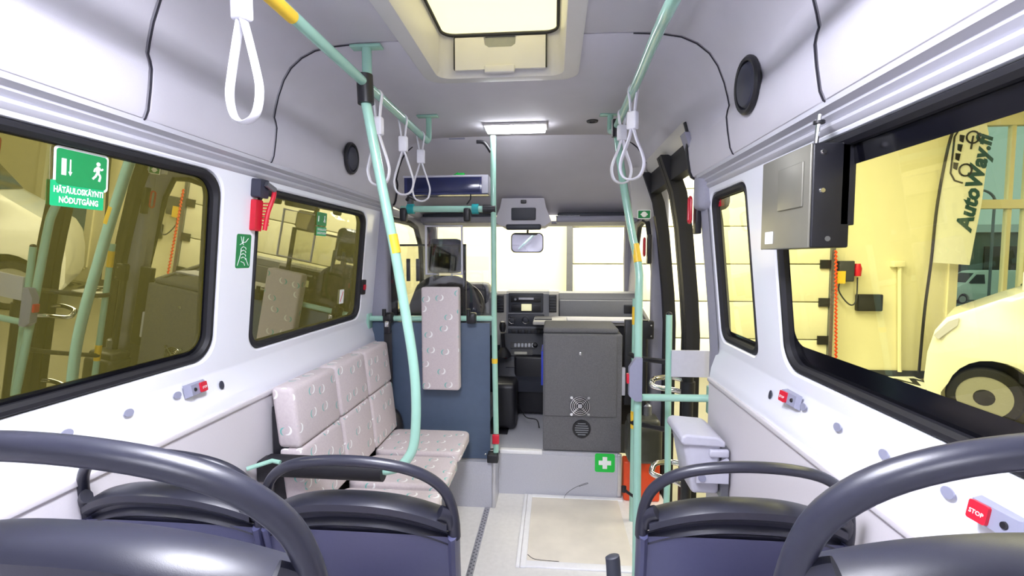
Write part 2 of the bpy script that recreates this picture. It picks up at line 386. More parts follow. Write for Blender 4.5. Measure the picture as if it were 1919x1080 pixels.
def bus_window(s, w, gm, band):
    global wc
    y0, y1, za, zb, r = w; o = tag(bpy.data.objects.new('window_%d' % wc, None), kind='structure'); wc += 1
    o.location = (wallX(s, za), (y0+y1)/2, za); C.objects.link(o)
    ring = lambda d: rr_yz(y0+.01+d, y1-.01-d, za+.01+d, zb-.01-d, max(.03, r-d*.5))
    b = B(); sec = [(-.004, .016), (.004, .002), (.014, .002), (.022, .012), (.022, .028)]; n = len(ring(0))
    vs_ = [(wallX(s, z, of), y, z) for d, of in sec for y, z in ring(d)]
    b.add(vs_, [(k*n+i, k*n+(i+1) % n, (k+1)*n+(i+1) % n, (k+1)*n+i) for k in range(4) for i in range(n)])
    b.build('rubber_seal', rubber, o)
    # black printed border: outer ring to clear opening
    a = ring(.02); bt, bb, bs = band
    inn = rr_yz(y0+bs, y1-bs, za+bb, zb-bt, max(.03, r-.02)); b = B()
    vs_ = [(wallX(s, z, .0255), y, z) for y, z in a]+[(wallX(s, z, .0255), y, z) for y, z in inn]
    b.add(vs_, [(i, (i+1) % n, n+(i+1) % n, n+i) for i in range(n)]); b.build('printed_border', frit, o, fixn=False)
    o2 = ring(.0); b = B(); vs_ = [(wallX(s, z, .028), y, z) for y, z in o2]+[(wallX(s, z, .032), y, z) for y, z in o2]
    b.add(vs_, [tuple(range(n)), tuple(range(2*n-1, n-1, -1))]+[(i, n+i, n+(i+1) % n, (i+1) % n) for i in range(n)])
    b.build('pane', gm, o); return o
for w in LEFT_W: bus_window(-1, w, gl_left, (.035, .045, .04) if w[0] < 1 else (.03, .03, .035))
for w in RIGHT_W: bus_window(1, w, gl_right, (.075, .085, .035) if w[0] < 1 else (.035, .05, .035))
# rear wall with window
b = B(); b.holed([(XC-.87, 0), (XC+.87, 0), (XC+.9, 1.16), (XC+.8, 1.9), (XC+.6, 2.25), (XC-.6, 2.25), (XC-.8, 1.9), (XC-.9, 1.16)],
    [[(XC+a, 1.5+c) for a, c in rrect(1.2, .6, .08)]], lambda x, z: (x, YB, z))
wb_ = b.build('wall_back', white, kind='structure', fixn=False)
B().plate([(XC+a, 1.5+c) for a, c in rrect(1.22, .62, .08)], .005, Matrix(((1, 0, 0, 0), (0, 0, -1, YB), (0, 1, 0, 0), (0, 0, 0, 1)))).build('pane', gl_left, wb_)
# ---- headliner (ceiling)
HP = [(.812, 1.838), (.797, 1.846), (.788, 1.866), (.779, 1.92), (.774, 1.965), (.777, 1.985), (.782, 2.002), (.776, 2.03), (.764, 2.075), (.742, 2.13), (.715, 2.17), (.675, 2.203), (.625, 2.226), (.56, 2.238), (.47, 2.244), (.27, 2.246), (0, 2.247)]
PR = [(-u, z) for u, z in HP]+[(u, z) for u, z in HP[-2::-1]]      # left to right
IDX_R = [i for i, (u, z) in enumerate(PR) if u > 0 and z < 2.06]
def liner_mesh(ys, skipy=99, skip_right=False, off=0, hatch=True, edge=True):
    b = B(); pr = [(u, z) for (u, z) in PR]
    if skip_right: pr = pr[:len(pr)-len(IDX_R)]
    n = len(pr)
    def P(i, y, o):
        u, z = pr[i]; c = Vector((0, 1.7)); d = (Vector((u, z))-c).normalized()*o
        return (XC+u+d.x, y, z+d.y)
    vs_ = []; fs_ = []
    rows = [(y, off) for y in ys]
    if edge: rows = [(ys[0], off+.012), (ys[0]+.001, off+.004), (ys[0]+.006, off)]+[(y, off) for y in ys[1:-1]]+[(ys[-1]-.006, off), (ys[-1]-.001, off+.004), (ys[-1], off+.012)]
    for y, o in rows: vs_ += [P(i, y, o) for i in range(n)]
    for k in range(len(rows)-1):
        for i in range(n-1):
            if hatch and abs((pr[i][0]+pr[i+1][0])/2) < .27 and 1.2 < (rows[k][0]+rows[k+1][0])/2 < 2.0: continue
            if rows[k][0] > skipy and i >= n-len(IDX_R)-1: continue
            fs_.append((k*n+i, k*n+i+1, (k+1)*n+i+1, (k+1)*n+i))
    return b.add(vs_, fs_)
ceil = liner_mesh([YB, 1.2, 2.0, 2.12, 2.99], skipy=2.11, off=.014, edge=False).build('ceiling', linerd, kind='structure', fixn=False)
liner_mesh([YB, -1.2]).build('liner_panel', liner, ceil, fixn=False)
liner_mesh([-1.192, 1.125]).build('liner_panel', liner, ceil, fixn=False)
liner_mesh([1.131, 1.2, 1.66]).build('liner_panel', liner, ceil, fixn=False)
liner_mesh([1.667, 2.0, 2.12, 2.98], skipy=2.11).build('liner_panel', liner, ceil, fixn=False)
for ysm in (-1.196, 1.128): B().tube([(XC+u*.999, ysm, z-.0005) for u, z in PR], .0024, 6).build('panel_seam', linerd, ceil)
for sgn in (-1, 1): B().tube([(XC+u*.999, 1.6635, z-.0005) for u, z in PR if u*sgn > .28], .0022, 6).build('panel_seam', linerd, ceil)
# black end trim of the right liner by the door
b = B(); i0 = len(PR)-len(IDX_R)-1
b.tube([(XC+u-.004, 2.125, z) for u, z in PR[i0:]], .012, 8, r2=.006, up=(1, 0, 0)); b.build('black_end_trim', black, ceil)
# thin seam line where cab headliner starts
b = B(); b.tube([(XC+u*.995, 2.985, z-.003) for u, z in PR[:len(PR)-len(IDX_R)]], .006, 6); b.build('front_seam', linerd, ceil)
# cab headliner sloping down to windscreen header
def cabfn(i, j):
    n = len(PR)-len(IDX_R) if False else len(PR)
    u, z = PR[int(round(j*(n-1)))]; t = i
    k = 1-(.90*(t**.8)); y = 2.965+t*.88
    return (XC+u*(1.004+.05*t), y, 1.80+(z-1.80)*k + .02*math.sin(PI*t)*(z > 2.1))
def ceilcab():
    b = B(); nu = 12; nv = len(PR)
    vs_ = [cabfn(i/(nu-1), j/(nv-1)) for i in range(nu) for j in range(nv)]
    fs_ = []
    for i in range(nu-1):
        for j in range(nv-1):
            if vs_[i*nv+j][0] > XC+.6 and j >= nv-len(IDX_R)-1 and vs_[i*nv+j][1] < 3.12: continue
            fs_.append((i*nv+j, (i+1)*nv+j, (i+1)*nv+j+1, i*nv+j+1))
    return b.add(vs_, fs_)
ceilcab().build('cab_headliner', liner, ceil, fixn=False)
# overhead storage shelf: body, two dark recesses, centre console
zs = 1.80
b = B(); b.box(XC-.86, XC+.86, 3.84, 4.16, 1.775, 1.80, .01); b.build('header_shelf_lip', cabgrey, ceil)
for (xa, xb) in ((-1.02, -.47), (.03, .62)):
    B().box(xa, xb, 3.70, 3.86, 1.815, 1.85, .012).build('shelf_recess', dashd, ceil)
    B().box(xa-.01, xb+.01, 3.66, 3.84, 1.775, 1.822, .014).build('shelf_edge', cabgrey, ceil)
b = B()
prof = [(-.34, 1.79), (-.30, 1.86), (-.27, 1.93), (-.05, 1.93), (-.02, 1.86), (.02, 1.79)]
cx = (at(935, 400, Y=3.55).x+at(1025, 400, Y=3.55).x)/2
con = [(-.21, .0), (-.17, .10), (-.155, .17), (.155, .17), (.17, .10), (.21, .0), (.16, -.035), (-.16, -.035)]
b.plate([(x+cx, z_+1.775) for x, z_ in con], -.30, Matrix(((1, 0, 0, 0), (0, 0, 1, 3.86), (0, 1, 0, 0), (0, 0, 0, 1))))
oc = b.build('overhead_console', liner, ceil)
c0 = at(981, 401, Y=3.55)
B().box(c0.x-.09, c0.x+.09, 3.545, 3.57, c0.z-.045, c0.z+.045, .008).build('console_display', dashd, oc)
c0 = at(981, 378, Y=3.55); B().box(c0.x-.02, c0.x+.02, 3.545, 3.57, c0.z-.012, c0.z+.012, .003).build('console_button', black, oc)
c0 = at(981, 425, Y=3.55); B().box(c0.x-.13, c0.x+.13, 3.535, 3.6, c0.z-.022, c0.z+.018, .012).build('console_tray', dashd, oc)
# paper on shelf
c0 = at(1062, 405, Y=3.65); b = B(); b.box(c0.x-.08, c0.x+.10, 3.70, 3.80, 1.823, 1.829); b.build('paper_sheet', printw, label='white paper strip lying on the overhead shelf above the windscreen', cat='paper')

# ---- cab side walls
def cabside(s, hole, nm, y0, y1):
    b = B(); pts = [(y0, .28), (y1, .28), (y1, 1.83), (y0, 1.83)]
    b.holed(pts, [hole] if hole else [], lambda y, z: (XC+s*(.90 if z < 1.16 else uC(z)+.01), y, z)); return b.build(nm, cabgrey, kind='structure', fixn=False)
hl = [(3.0, 1.12), (3.98, 1.12), (3.98, 1.2), (3.80, 1.6), (3.62, 1.74), (3.45, 1.76), (3.06, 1.76), (3.0, 1.7)]
cl = cabside(-1, hl, 'wall_left_cab', 2.86, 4.35)
B().add([(XC-(uC(z)+.02), y, z) for y, z in hl]+[(XC-(uC(z)+.026), y, z) for y, z in hl], [tuple(range(8)), tuple(range(15, 7, -1))]).build('cab_side_pane', gl_clear, cl)
b = B(); b.tube([(XC-(uC(z)), y, z) for y, z in hl], .02, 8, closed=True); b.build('pane_seal', rubber, cl)
hr = [(3.28, .95), (3.98, 1.12), (3.95, 1.25), (3.80, 1.6), (3.62, 1.74), (3.45, 1.76), (3.32, 1.74), (3.28, 1.6)]
c2 = cabside(1, hr, 'wall_right_cab', 3.10, 4.35)
B().add([(XC+(uC(z)+.02), y, z) for y, z in hr]+[(XC+(uC(z)+.026), y, z) for y, z in hr], [tuple(range(8)), tuple(range(15, 7, -1))]).build('cab_side_pane', gl_clear, c2)
b = B(); b.tube([(XC+(uC(z)), y, z) for y, z in hr], .018, 8, closed=True); b.build('pane_seal', rubber, c2)
# B pillar trim left by partition (padded)
B().box(XC-.93, XC-.80, 2.855, 3.0, .28, 1.86, .02).build('pillar_trim', cabgrey, wL)
# windscreen
ws = tag(bpy.data.objects.new('window_windscreen', None), kind='structure'); C.objects.link(ws)
wpts = [(-.86, 4.42, 1.16), (.86, 4.42, 1.16), (.80, 4.12, 1.79), (-.80, 4.12, 1.79)]
b = B(); b.add([(XC+x, y, z) for x, y, z in wpts]+[(XC+x, y+.006, z) for x, y, z in wpts], [(0, 1, 2, 3), (7, 6, 5, 4)]); b.build('pane', gl_clear, ws)
for s in (-1, 1):
    b = B(); b.tube([(XC+s*.89, 4.40, 1.12), (XC+s*.86, 4.25, 1.5), (XC+s*.84, 4.08, 1.76), (XC+s*.84, 3.9, 1.83)], .045, 10); b.build('pillar', cabgrey, ws)
B().box(XC-.9, XC+.9, 4.3, 4.42, GZ+.2, 1.17).build('wall_front_bulkhead', dashd, kind='structure')

# ---- floors
fl = B().box(XC-.90, .44, YB, 3.0, -.05, 0).build('floor_saloon', aisle, kind='structure')
B().box(.44, XC+.90, YB, 3.06, -.05, 0).build('floor_panel', aisle, fl)
B().box(XC-.92, -.36, 2.79, 3.0, 0, .28).build('left_riser', floorm, fl)
B().box(XC-.92, .42, 2.98, 4.3, 0, .28).build('cab_floor', floorm, fl)
B().box(-.335, at(1016, 840, Y=2.97).x, 2.968, 3.01, .262, .286, .004).build('step_nosing', whitepl, fl)
B().box(-.362, -.34, 2.784, 2.975, 0, .284, .004).build('riser_edge', alu, fl)
B().box(.405, .43, 2.965, 2.985, 0, .282, .004).build('riser_edge', alu, fl)
B().box(-.34, .405, 2.972, 2.979, 0, .262).build('riser_cover', floorm, fl)
# podiums under rear seats
for xa, xb in ((XC-.88, -.17), (.15, XC+.88)):
    B().box(xa, xb, YB, .50, 0, .262, .01).build('seat_podium', floorm, fl)
# floor hatch with white frame
x0h, x1h, y0h, y1h = -.125, .405, 2.29, 2.95
B().box(x0h, x1h, y0h, y1h, 0, .006, .002).build('floor_hatch_panel', beige, fl)
for (a, b2, c, d) in ((x0h-.05, x0h-.032, y0h-.05, y1h+.012), (x0h-.029, x0h, y0h-.05, y1h+.01), (x0h, x1h+.03, y1h-.022, y1h+.012), (x0h, x1h+.03, y0h-.045, y0h)):
    B().box(a, b2, c, d, 0, .009, .002).build('hatch_frame_strip', whitepl, fl)
b = B(); b.tube(cr([(x0h+.003, y0h+.05, .006), (x0h+.03, y0h+.02, .006), (x0h+.07, y0h+.010, .006), (x0h+.16, y0h+.006, .006)], 3), .0022, 5); b.build('hatch_crack', black, fl)
# perforated rail in the floor
tr = B().box(-.405, -.372, .7, 2.785, 0, .004, .001).build('floor_rail', alu, fl)
b = B()
for k in range(60): b.lathe([(.0045, 0), (.0045, .0052)], 8, Matrix.Translation((-.3885+(.007 if k % 2 else -.007), 1.9+k*.0145, 0)))
tag(b.build('rail_holes', steel, fl), kind='stuff')

# ---- double passenger door, right side
dr = tag(bpy.data.objects.new('door_2', None), kind='structure'); C.objects.link(dr)
DZ0, DZ1 = -.2, 2.03
def dx(z): return XC+(.90 if z < 1.16 else uC(z)+.0)+.02-(max(0, z-1.79))*.25
def door_post(ya, yb, name='door_stile', w=.05, m=rubber):
    zs_ = [DZ0+(DZ1-DZ0)*k/12 for k in range(13)]
    b = B(); vs_ = []; fs_ = []
    for z_ in zs_:
        x = dx(z_)
        for (xx, yy) in ((x-.02, ya), (x-.02, yb), (x+w, yb), (x+w, ya)): vs_.append((xx, yy, z_))
    for k in range(12):
        for i in range(4): fs_.append((k*4+i, k*4+(i+1) % 4, k*4+4+(i+1) % 4, k*4+4+i))
    fs_ += [(0, 1, 2, 3), (51, 50, 49, 48)]
    return b.add(vs_, fs_).build(name, m, dr)
door_post(3.04, 3.10); door_post(2.605, 2.645); door_post(2.545, 2.595); door_post(2.10, 2.17, m=cabgrey)
for ya, yb in ((2.17, 2.545), (2.645, 3.04)):
    for za, zb in ((DZ0, DZ0+.12), (1.90, DZ1)):
        B().box(dx(za)-.015, dx(za)+.04, ya, yb, za, zb).build('door_rail', rubber, dr)
    zl = [DZ0+.1+k*(1.9-DZ0)/8 for k in range(9)]
    b = B(); b.add([(dx(z_)+.012, y_, z_) for z_ in zl for y_ in (ya, yb)]+[(dx(z_)+.017, y_, z_) for z_ in zl for y_ in (ya, yb)],
        [(2*k, 2*k+1, 2*k+3, 2*k+2) for k in range(8)]+[(18+2*k, 18+2*k+2, 18+2*k+3, 18+2*k+1) for k in range(8)]); b.build('door_glass', gl_clear, dr)
# header trim over the door
b = B(); hp = [(.758, 2.085), (.79, 2.03), (.87, 1.99)]
b.grid(2, 3, lambda i, j: (XC+hp[int(round(j*2))][0], 2.13+i*1.0, hp[int(round(j*2))][1])); b.build('door_header', hatchm, dr)
B().box(XC+.82, XC+.95, 2.1, 3.12, 2.05, 2.14).build('door_header_block', black, dr)
B().box(XC+.83, XC+.93, 3.09, 3.16, GZ+.2, 2.0, .02).build('door_pillar', cabgrey, dr)
b = B(); b.grid(2, 4, lambda i, j: (XC+.72+.13*j, 3.02+.12*i*0+.1*(i), 2.08-.22*(1-abs(1-j)))); 
# corner gusset between header and front pillar
g0 = B(); g0.plate([(0, 0), (.18, .02), (.17, -.28), (.12, -.32), (.02, -.30)], .02, Matrix(((1, 0, 0, XC+.68), (0, 0, 1, 3.07), (0, 1, 0, 2.06), (0, 0, 0, 1)))); g0.build('pillar_gusset', hatchm, dr)
# grey rear door pillar with flared cover
b = B(); pp = [(.0, 2.04), (-.01, 2.10), (.02, 2.13), (.08, 2.13)]
zl = [.0, .9, 1.05, 1.18, 1.4, 1.8]
b.grid(6, 4, lambda i, j: (wallX(1, max(1.0, zl[int(round(i*5))]))-.008+pp[int(round(j*3))][0], pp[int(round(j*3))][1]+(.02 if zl[int(round(i*5))] < 1.1 else 0), zl[int(round(i*5))])); b.build('pillar_cover', cabgrey, dr)
B().box(XC+.80, XC+.93, 2.03, 2.14, 1.70, 1.86, .03).build('pillar_cap', cabgrey, dr)

# ---- roof hatch
rh = tag(bpy.data.objects.new('window_roof_hatch', None), kind='structure'); rh.location = (-.22, 1.6, 2.25); C.objects.link(rh)
hx, hy, hW, hL = -.215, 1.605, .62, .84
def loop(w, l, z, r): return [(a, c, z) for a, c in rrect(w, l, r, 6, hx, hy)]
b = B(); L = [loop(hW, hL, 2.246, .075), loop(hW, hL, 2.232, .075), loop(hW-.02, hL-.02, 2.228, .07), loop(hW-.115, hL-.115, 2.228, .055), loop(hW-.12, hL-.12, 2.235, .053), loop(hW-.13, hL-.13, 2.30, .05), loop(hW-.15, hL-.15, 2.39, .05), loop(hW-.16, hL-.16, 2.395, .05)]
n = len(L[0]); b.add([p for l_ in L for p in l_], [(k*n+i, k*n+(i+1) % n, (k+1)*n+(i+1) % n, (k+1)*n+i) for k in range(len(L)-1) for i in range(n)])
b.build('hatch_surround', hatchm, rh, fixn=False)
b = B(); b.tube([Vector(p) for p in loop(hW-.165, hL-.165, 2.385, .05)], .006, 8, closed=True); b.build('cover_seal', rubber, rh)
b = B(); b.plate([(a, c) for a, c in rrect(hW-.12, hL-.12, .05, 6, hx, hy)], .006, Matrix.Translation((0, 0, 2.40))); b.build('cover', opalm, rh)
# front catch panel with a cut-out handle recess
fy = hy+hL/2-.072
cp = [(-.18, 2.25), (.18, 2.25), (.18, 2.375), (.065, 2.375), (.06, 2.345), (.045, 2.335), (-.045, 2.335), (-.06, 2.345), (-.065, 2.375), (-.18, 2.375)]
B().plate([(x+hx, z_) for x, z_ in cp], -.014, Matrix(((1, 0, 0, 0), (0, 0, 1, fy), (0, 1, 0, 0), (0, 0, 0, 1)))).build('catch_panel', hatchm, rh)
for sx in (-1, 1): B().box(hx+sx*.183-.003, hx+sx*.183+.003, fy-.014, fy, 2.255, 2.38).build('panel_slot', rubber, rh)
B().box(hx-.06, hx+.06, fy-.004, fy, 2.33, 2.38).build('recess', steel, rh)
B().box(hx-.06, hx+.06, fy-.03, fy-.012, 2.232, 2.262, .005).build('catch_tab', hatchm, rh)
hh_ = B(); q = at(765, 28, X=hx-hW/2+.035)
hm = thing('hatch_hammer', 'faded pink emergency hammer clipped inside the roof hatch frame', 'hammer', q)
B().box(q.x-.008, q.x+.012, q.y-.03, q.y+.03, q.z-.03, q.z+.03, .006).build('holder', pink, hm)
B().tube([q+Vector((.012, 0, -.03)), q+Vector((.014, .07, -.035)), q+Vector((.014, .12, -.03))], .008, 8).build('handle', pink, hm)

# ---- saloon ceiling lamps; middle and rear ones are unseen, added to brighten the interior
lights = [(-.215, 2.735, .165, .055, 'lit rectangular ceiling lamp ahead of the roof hatch'), (-.215, .55, .17, .28, 'unseen ceiling lamp added over the rear seats to light the saloon'), (-.215, -1.2, .17, .28, 'unseen ceiling lamp added at the back of the bus to light the saloon')]
for x, y, a, c, lb in lights:
    t = thing('ceiling_lamp', lb, 'ceiling lamp', (x, y, 2.246))
    B().box(x-a-.01, x+a+.01, y-c-.01, y+c+.01, 2.232, 2.246, .004).build('frame', hatchm, t)
    B().box(x-a, x+a, y-c, y+c, 2.214, 2.233, .006).build('diffuser', lightm, t)

# ================================================================= SEATS
def hand(x):   # handle / top curves
    return None
def seat_mesh(root):
    REC = -.16
    def Y(x, z): return -.035*(1-min(1, abs(x)/.22)**2)+REC*(z-.45)
    top = lambda x: .975-.052*(abs(x)/.205)**2.3
    ban = lambda x: .905-.022*(abs(x)/.205)**2
    # upper dark frame
    pf = [(0, .045), (-.004, .03), (-.002, .004), (.006, -.010), (.02, -.012), (.03, -.004), (.034, .006), (.044, .008), (.05, -.002), (.056, -.006), (.064, .002), (1, .002)]
    b = B()
    def fn(i, j):
        x = (i*2-1)*.212; k = int(round(j*(len(pf)-1))); d, yo = pf[k]; t = top(x); z = t-d if d < 1 else ban(x)-.006
        return (x, Y(x, z)+yo, z)
    b.grid(29, len(pf), fn); b.build('top_frame', shelld, root)
    # lower shell
    b = B(); zt = .44
    def fn2(i, j):
        x = (i*2-1)*.214; z = ban(x)+(zt-ban(x))*j; yo = -.004
        return (x, Y(x, z)+yo, z)
    b.grid(25, 14, fn2)
    b.grid(25, 14, lambda i, j: (Vector(fn2(i, j))+Vector((0, .022, 0))), flip=True)
    for sx in (-1, 1):
        b.grid(2, 14, lambda i, j: (sx*.214, fn2(0 if sx < 0 else 1, j)[1]+i*.022, fn2(0 if sx < 0 else 1, j)[2]))
    b.build('shell', shellm, root, fixn=False)
    # side wings
    for sx in (-1, 1):
        b = B(); zs2 = [.886, .84, .75, .62, .50, .44]
        pts = [(sx*(.222-.01*k/5), Y(.22, z)+.012+.004*k, z) for k, z in enumerate(zs2)]
        b.tube(cr(pts, 3), .013, 10, r2=.03, up=(0, 1, 0)); b.build('side_wing', shellm, root)
    # grab handle arch
    pts = [(-.224, .875), (-.2245, .91), (-.219, .952), (-.205, .987), (-.175, 1.018), (-.13, 1.041), (-.07, 1.055), (0, 1.060), (.07, 1.055), (.13, 1.041), (.175, 1.018), (.205, .987), (.219, .952), (.2245, .91), (.224, .875)]
    P3 = cr([(x, Y(x, z)+.008, z) for x, z in pts], 4); n = len(P3)
    tp = [1.0+.3*max(0, 1-min(k, n-1-k)/8) for k in range(n)]
    b = B().tube(P3, .0112, 16, r2=.0125, up=(0, 1, 0), taper=tp)
    for sx in (-1, 1):
        b.tube(cr([(sx*.216, Y(.216, .90)+.006, .90), (sx*.212, Y(.21, .925)+.003, .928), (sx*.196, Y(.196, .94), .940)], 3), .016, 10, r2=.012, up=(0, 1, 0))
    b.build('grab_handle', shelld, root)
    # cushions
    b = B()
    def fb(i, j):
        x = (i*2-1)*.203; z = .50+.435*j-.03*(abs(i*2-1)**2)*j; e = (1-(2*i-1)**8)*(1-(2*j-1)**8); return (x, Y(x, z)+.02+.05*max(0, e), z)
    b.grid(15, 15, fb); b.build('back_cushion', fabXZ, root)
    B().box(-.21, .21, .0, .42, .43, .455, .012).build('seat_base', shelld, root)
    b = B(); b.grid(13, 13, lambda i, j: ((i*2-1)*.20, .03+.385*j, .452+.05*max(0, (1-(2*i-1)**8)*(1-(2*j-1)**8)))); b.build('seat_cushion', fabXY, root)
    for sx in (-1, 1):
        b = B(); b.box(sx*.15-.02, sx*.15+.02, .06, .36, .02, .44, .008); b.box(sx*.15-.03, sx*.15+.03, .03, .39, 0, .02, .005); b.build('leg', steel, root)
def copy_tree(o, parent=None):
    c = o.copy(); C.objects.link(c); c.parent = parent
    for ch in list(o.children): copy_tree(ch, c)
    return c
seat0 = thing('bus_seat', 'dark blue-grey bus seat', 'seat', (0, 0, 0)); seat_mesh(seat0)
def sx_at(px, py, z): p = at(px, py, Z=z); return p
seats = [
 ((675, 845), .43, 0, 'dark blue-grey bus seat before the armrest of the side bench, arched handle'),
 ((310, 843), .43, 0, 'dark blue-grey bus seat against the left wall, mostly behind the nearest handle'),
 ((1397, 870), .43, 0, 'dark blue-grey bus seat in front of the grey bin on the right'),
]
def put(o, x, y, z, lb):
    o.location = (x, y, z); o['label'] = lb; o['group'] = 'blue-grey bus seats with arched handles'
seat0.scale = (.95, 1, 1.022)
put(seat0, -.425, 1.06, 0, seats[0][3])
o = copy_tree(seat0); put(o, -.868, 1.06, 0, seats[1][3])
o = copy_tree(seat0); put(o, .408, 1.10, 0, seats[2][3]); RS = o; R1 = o.location.copy()
o = copy_tree(seat0); put(o, -.418, .453, .272, 'nearest bus seat at bottom left, its thick handle arching across the corner')
o = copy_tree(seat0); put(o, .402, .453, .300, 'nearest bus seat at bottom right, its thick handle under the stop button')
# armrest on the aisle side of the right seat
b = B(); q = at(1149, 1040, Y=1.16)
b.tube(cr([q+Vector((-.003, 0, -.002)), q+Vector((0, 0, -.02)), q+Vector((.005, -.0, -.1)), q+Vector((.012, -.0, -.22)), (R1.x-.215, R1.y-.02, .50)], 5), .018, 14, r2=.012, up=(0, 1, 0), taper=[.6, .85]+[1]*19)
ar = b.build('armrest', dashd); 
ar.parent = RS; bpy.context.view_layer.update(); ar.matrix_parent_inverse = RS.matrix_world.inverted()
tag(ar, 'slim grey folding armrest')

# ================================================================= BENCH with three tip-up seats
fb_ = thing('fold_down_bench', 'patterned beige three-seat side bench along the left wall, facing the aisle', 'bench', (-.95, 2.2, 0))
ys_ = [1.69, 2.055, 2.39, 2.74]
for k in range(3):
    ya, yb = ys_[k]+.006, ys_[k+1]-.006
    def pad(za, zb, th, rec):
        b = B(); b.box(-1.06, -1.06+th, ya, yb, za, zb, .018)
        b.v = [Vector((v.x+(1.0-v.z)*rec, v.y, v.z)) for v in b.v]; return b
    pad(.782, 1.015, .09, .11).build('backrest_upper', fabYZ, fb_)
    pad(.50, .780, .09, .11).build('backrest_lower', fabYZ, fb_)
    b = B(); 
    if True:
        P_ = rrect(.46, yb-ya-.006, .045, 4, -.71, (ya+yb)/2); b.plate(P_, .06, Matrix.Translation((0, 0, .41+.012*k)))
        so = b.build('seat_cushion', fabXY, fb_); mod = so.modifiers.new('bevel', 'BEVEL'); mod.width = .015; mod.segments = 3
    B().box(-1.02, -.60, (ya+yb)/2-.02, (ya+yb)/2+.02, .39, .43, .005).build('hinge_arm', black, fb_)
    B().box(-1.065, -1.0, ya+.012, ya+.045, .42, .94, .006).build('back_bracket', black, fb_)
B().box(-1.03, -.93, 1.66, 2.76, .28, .40, .01).build('bench_frame', black, fb_)
for y in (1.75, 2.2, 2.65): B().box(-1.05, -.99, y-.025, y+.025, 0, .3, .005).build('leg', black, fb_)

# ================================================================= RAILS and POLES
rl = thing('ceiling_rail', 'mint green ceiling handrail on the left with yellow tape and hanging straps', 'handrail', (-.655, 1.7, 2.1))
XL_, ZL = -.655, 2.105
B().tube([(XL_, -1.2, ZL+.01), (XL_, .3, ZL), (XL_, 2.48, ZL+.005)], .0165, 16).build('rail', mint, rl)
B().tube([(XL_, .98, ZL), (XL_, 1.19, ZL)], .0175, 16).build('yellow_tape', yellow, rl)
for yb in (1.678, 2.50):
    pts = [(XL_, yb, 2.24), (XL_, yb, 2.14), (XL_, yb, ZL)] if yb < 2 else cr([(XL_, yb+.02, 2.24), (XL_, yb+.02, 2.17), (XL_, yb+.01, 2.125), (XL_, yb-.03, ZL+.004)], 4)
    B().tube(pts, .017 if yb < 2 else .015, 14).build('bracket', mint, rl)
    B().box(XL_-.055, XL_+.055, yb-.02, yb+.02, 2.234, 2.244, .003).build('mounting_plate', mint, rl)
rr_ = thing('ceiling_rail', 'mint green ceiling handrail on the right, bent towards its near end', 'handrail', (.31, 1.7, 2.1))
pa = at(1155, 238, Y=2.40); pb = at(1192, 157, Y=1.80); pc = at(1232, 62, Y=1.36); pd = at(1262, 0, Y=1.14)
zR = pa.z
B().tube(cr([pa+Vector((-.004, .04, 0)), pa, pb, pc, pd, pd+Vector((.012, -.4, .01)), pd+Vector((.012, -1.6, .01))], 6), .0165, 16).build('rail', mint, rr_)
B().tube(cr([(pa.x-.01, 2.56, 2.245), (pa.x-.012, 2.56, 2.17), (pa.x-.01, 2.52, zR+.01), pa+Vector((0, .04, 0))], 5), .015, 12).build('bracket', mint, rr_)
B().box(pa.x-.065, pa.x+.045, 2.54, 2.58, 2.236, 2.246, .003).build('mounting_plate', mint, rr_)
B().cyl(pa+Vector((.0, -.02, .03)), pa+Vector((.002, -.01, -.05)), .026).build('joint_clamp', black, rr_)
# long bent pole with padded arm
bp = thing('bent_pole', 'long bent mint green pole curving down to the black padded bar', 'pole', (-.6, 1.65, .78))
YP = 1.655
pts = [at(681, 168, Y=YP), at(690, 215, Y=YP), at(712, 330, Y=YP), at(738, 460, Y=YP), at(757, 570, Y=YP), at(772, 660, Y=YP), at(779, 730, Y=YP), at(779, 800, Y=YP), at(772, 845, Y=YP), at(750, 874, Y=YP), at(722, 882, Y=YP)]
P3 = cr(pts, 6); B().tube(P3, .0175, 16).build('pole', mint, bp)
e = pts[-1]; we = Vector((-1.066, YP, e.z))
B().tube([e+Vector((.01, 0, 0)), we], .016, 12).build('cross_bar', mint, bp)
B().tube([e+Vector((-.005, 0, 0)), e+Vector((-.44, 0, .004))], .040, 20).build('foam_sleeve', rubber, bp)
B().box(-1.078, -1.02, YP-.035, YP+.035, e.z-.05, e.z+.03, .01).build('wall_bracket', black, bp)
B().tube([(-1.07, 1.56, e.z+.03), (-1.0, 1.60, e.z+.045), (-.97, 1.6, e.z+.04)], .008, 8).build('green_lever', mint, bp)
B().cyl(Vector((XL_, YP-.0, ZL+.03)), at(686, 195, Y=YP), .028).build('joint_clamp', black, bp)
B().tube([at(735, 440, Y=YP), at(742, 475, Y=YP)], .0182, 16).build('yellow_tape', yellow, bp)
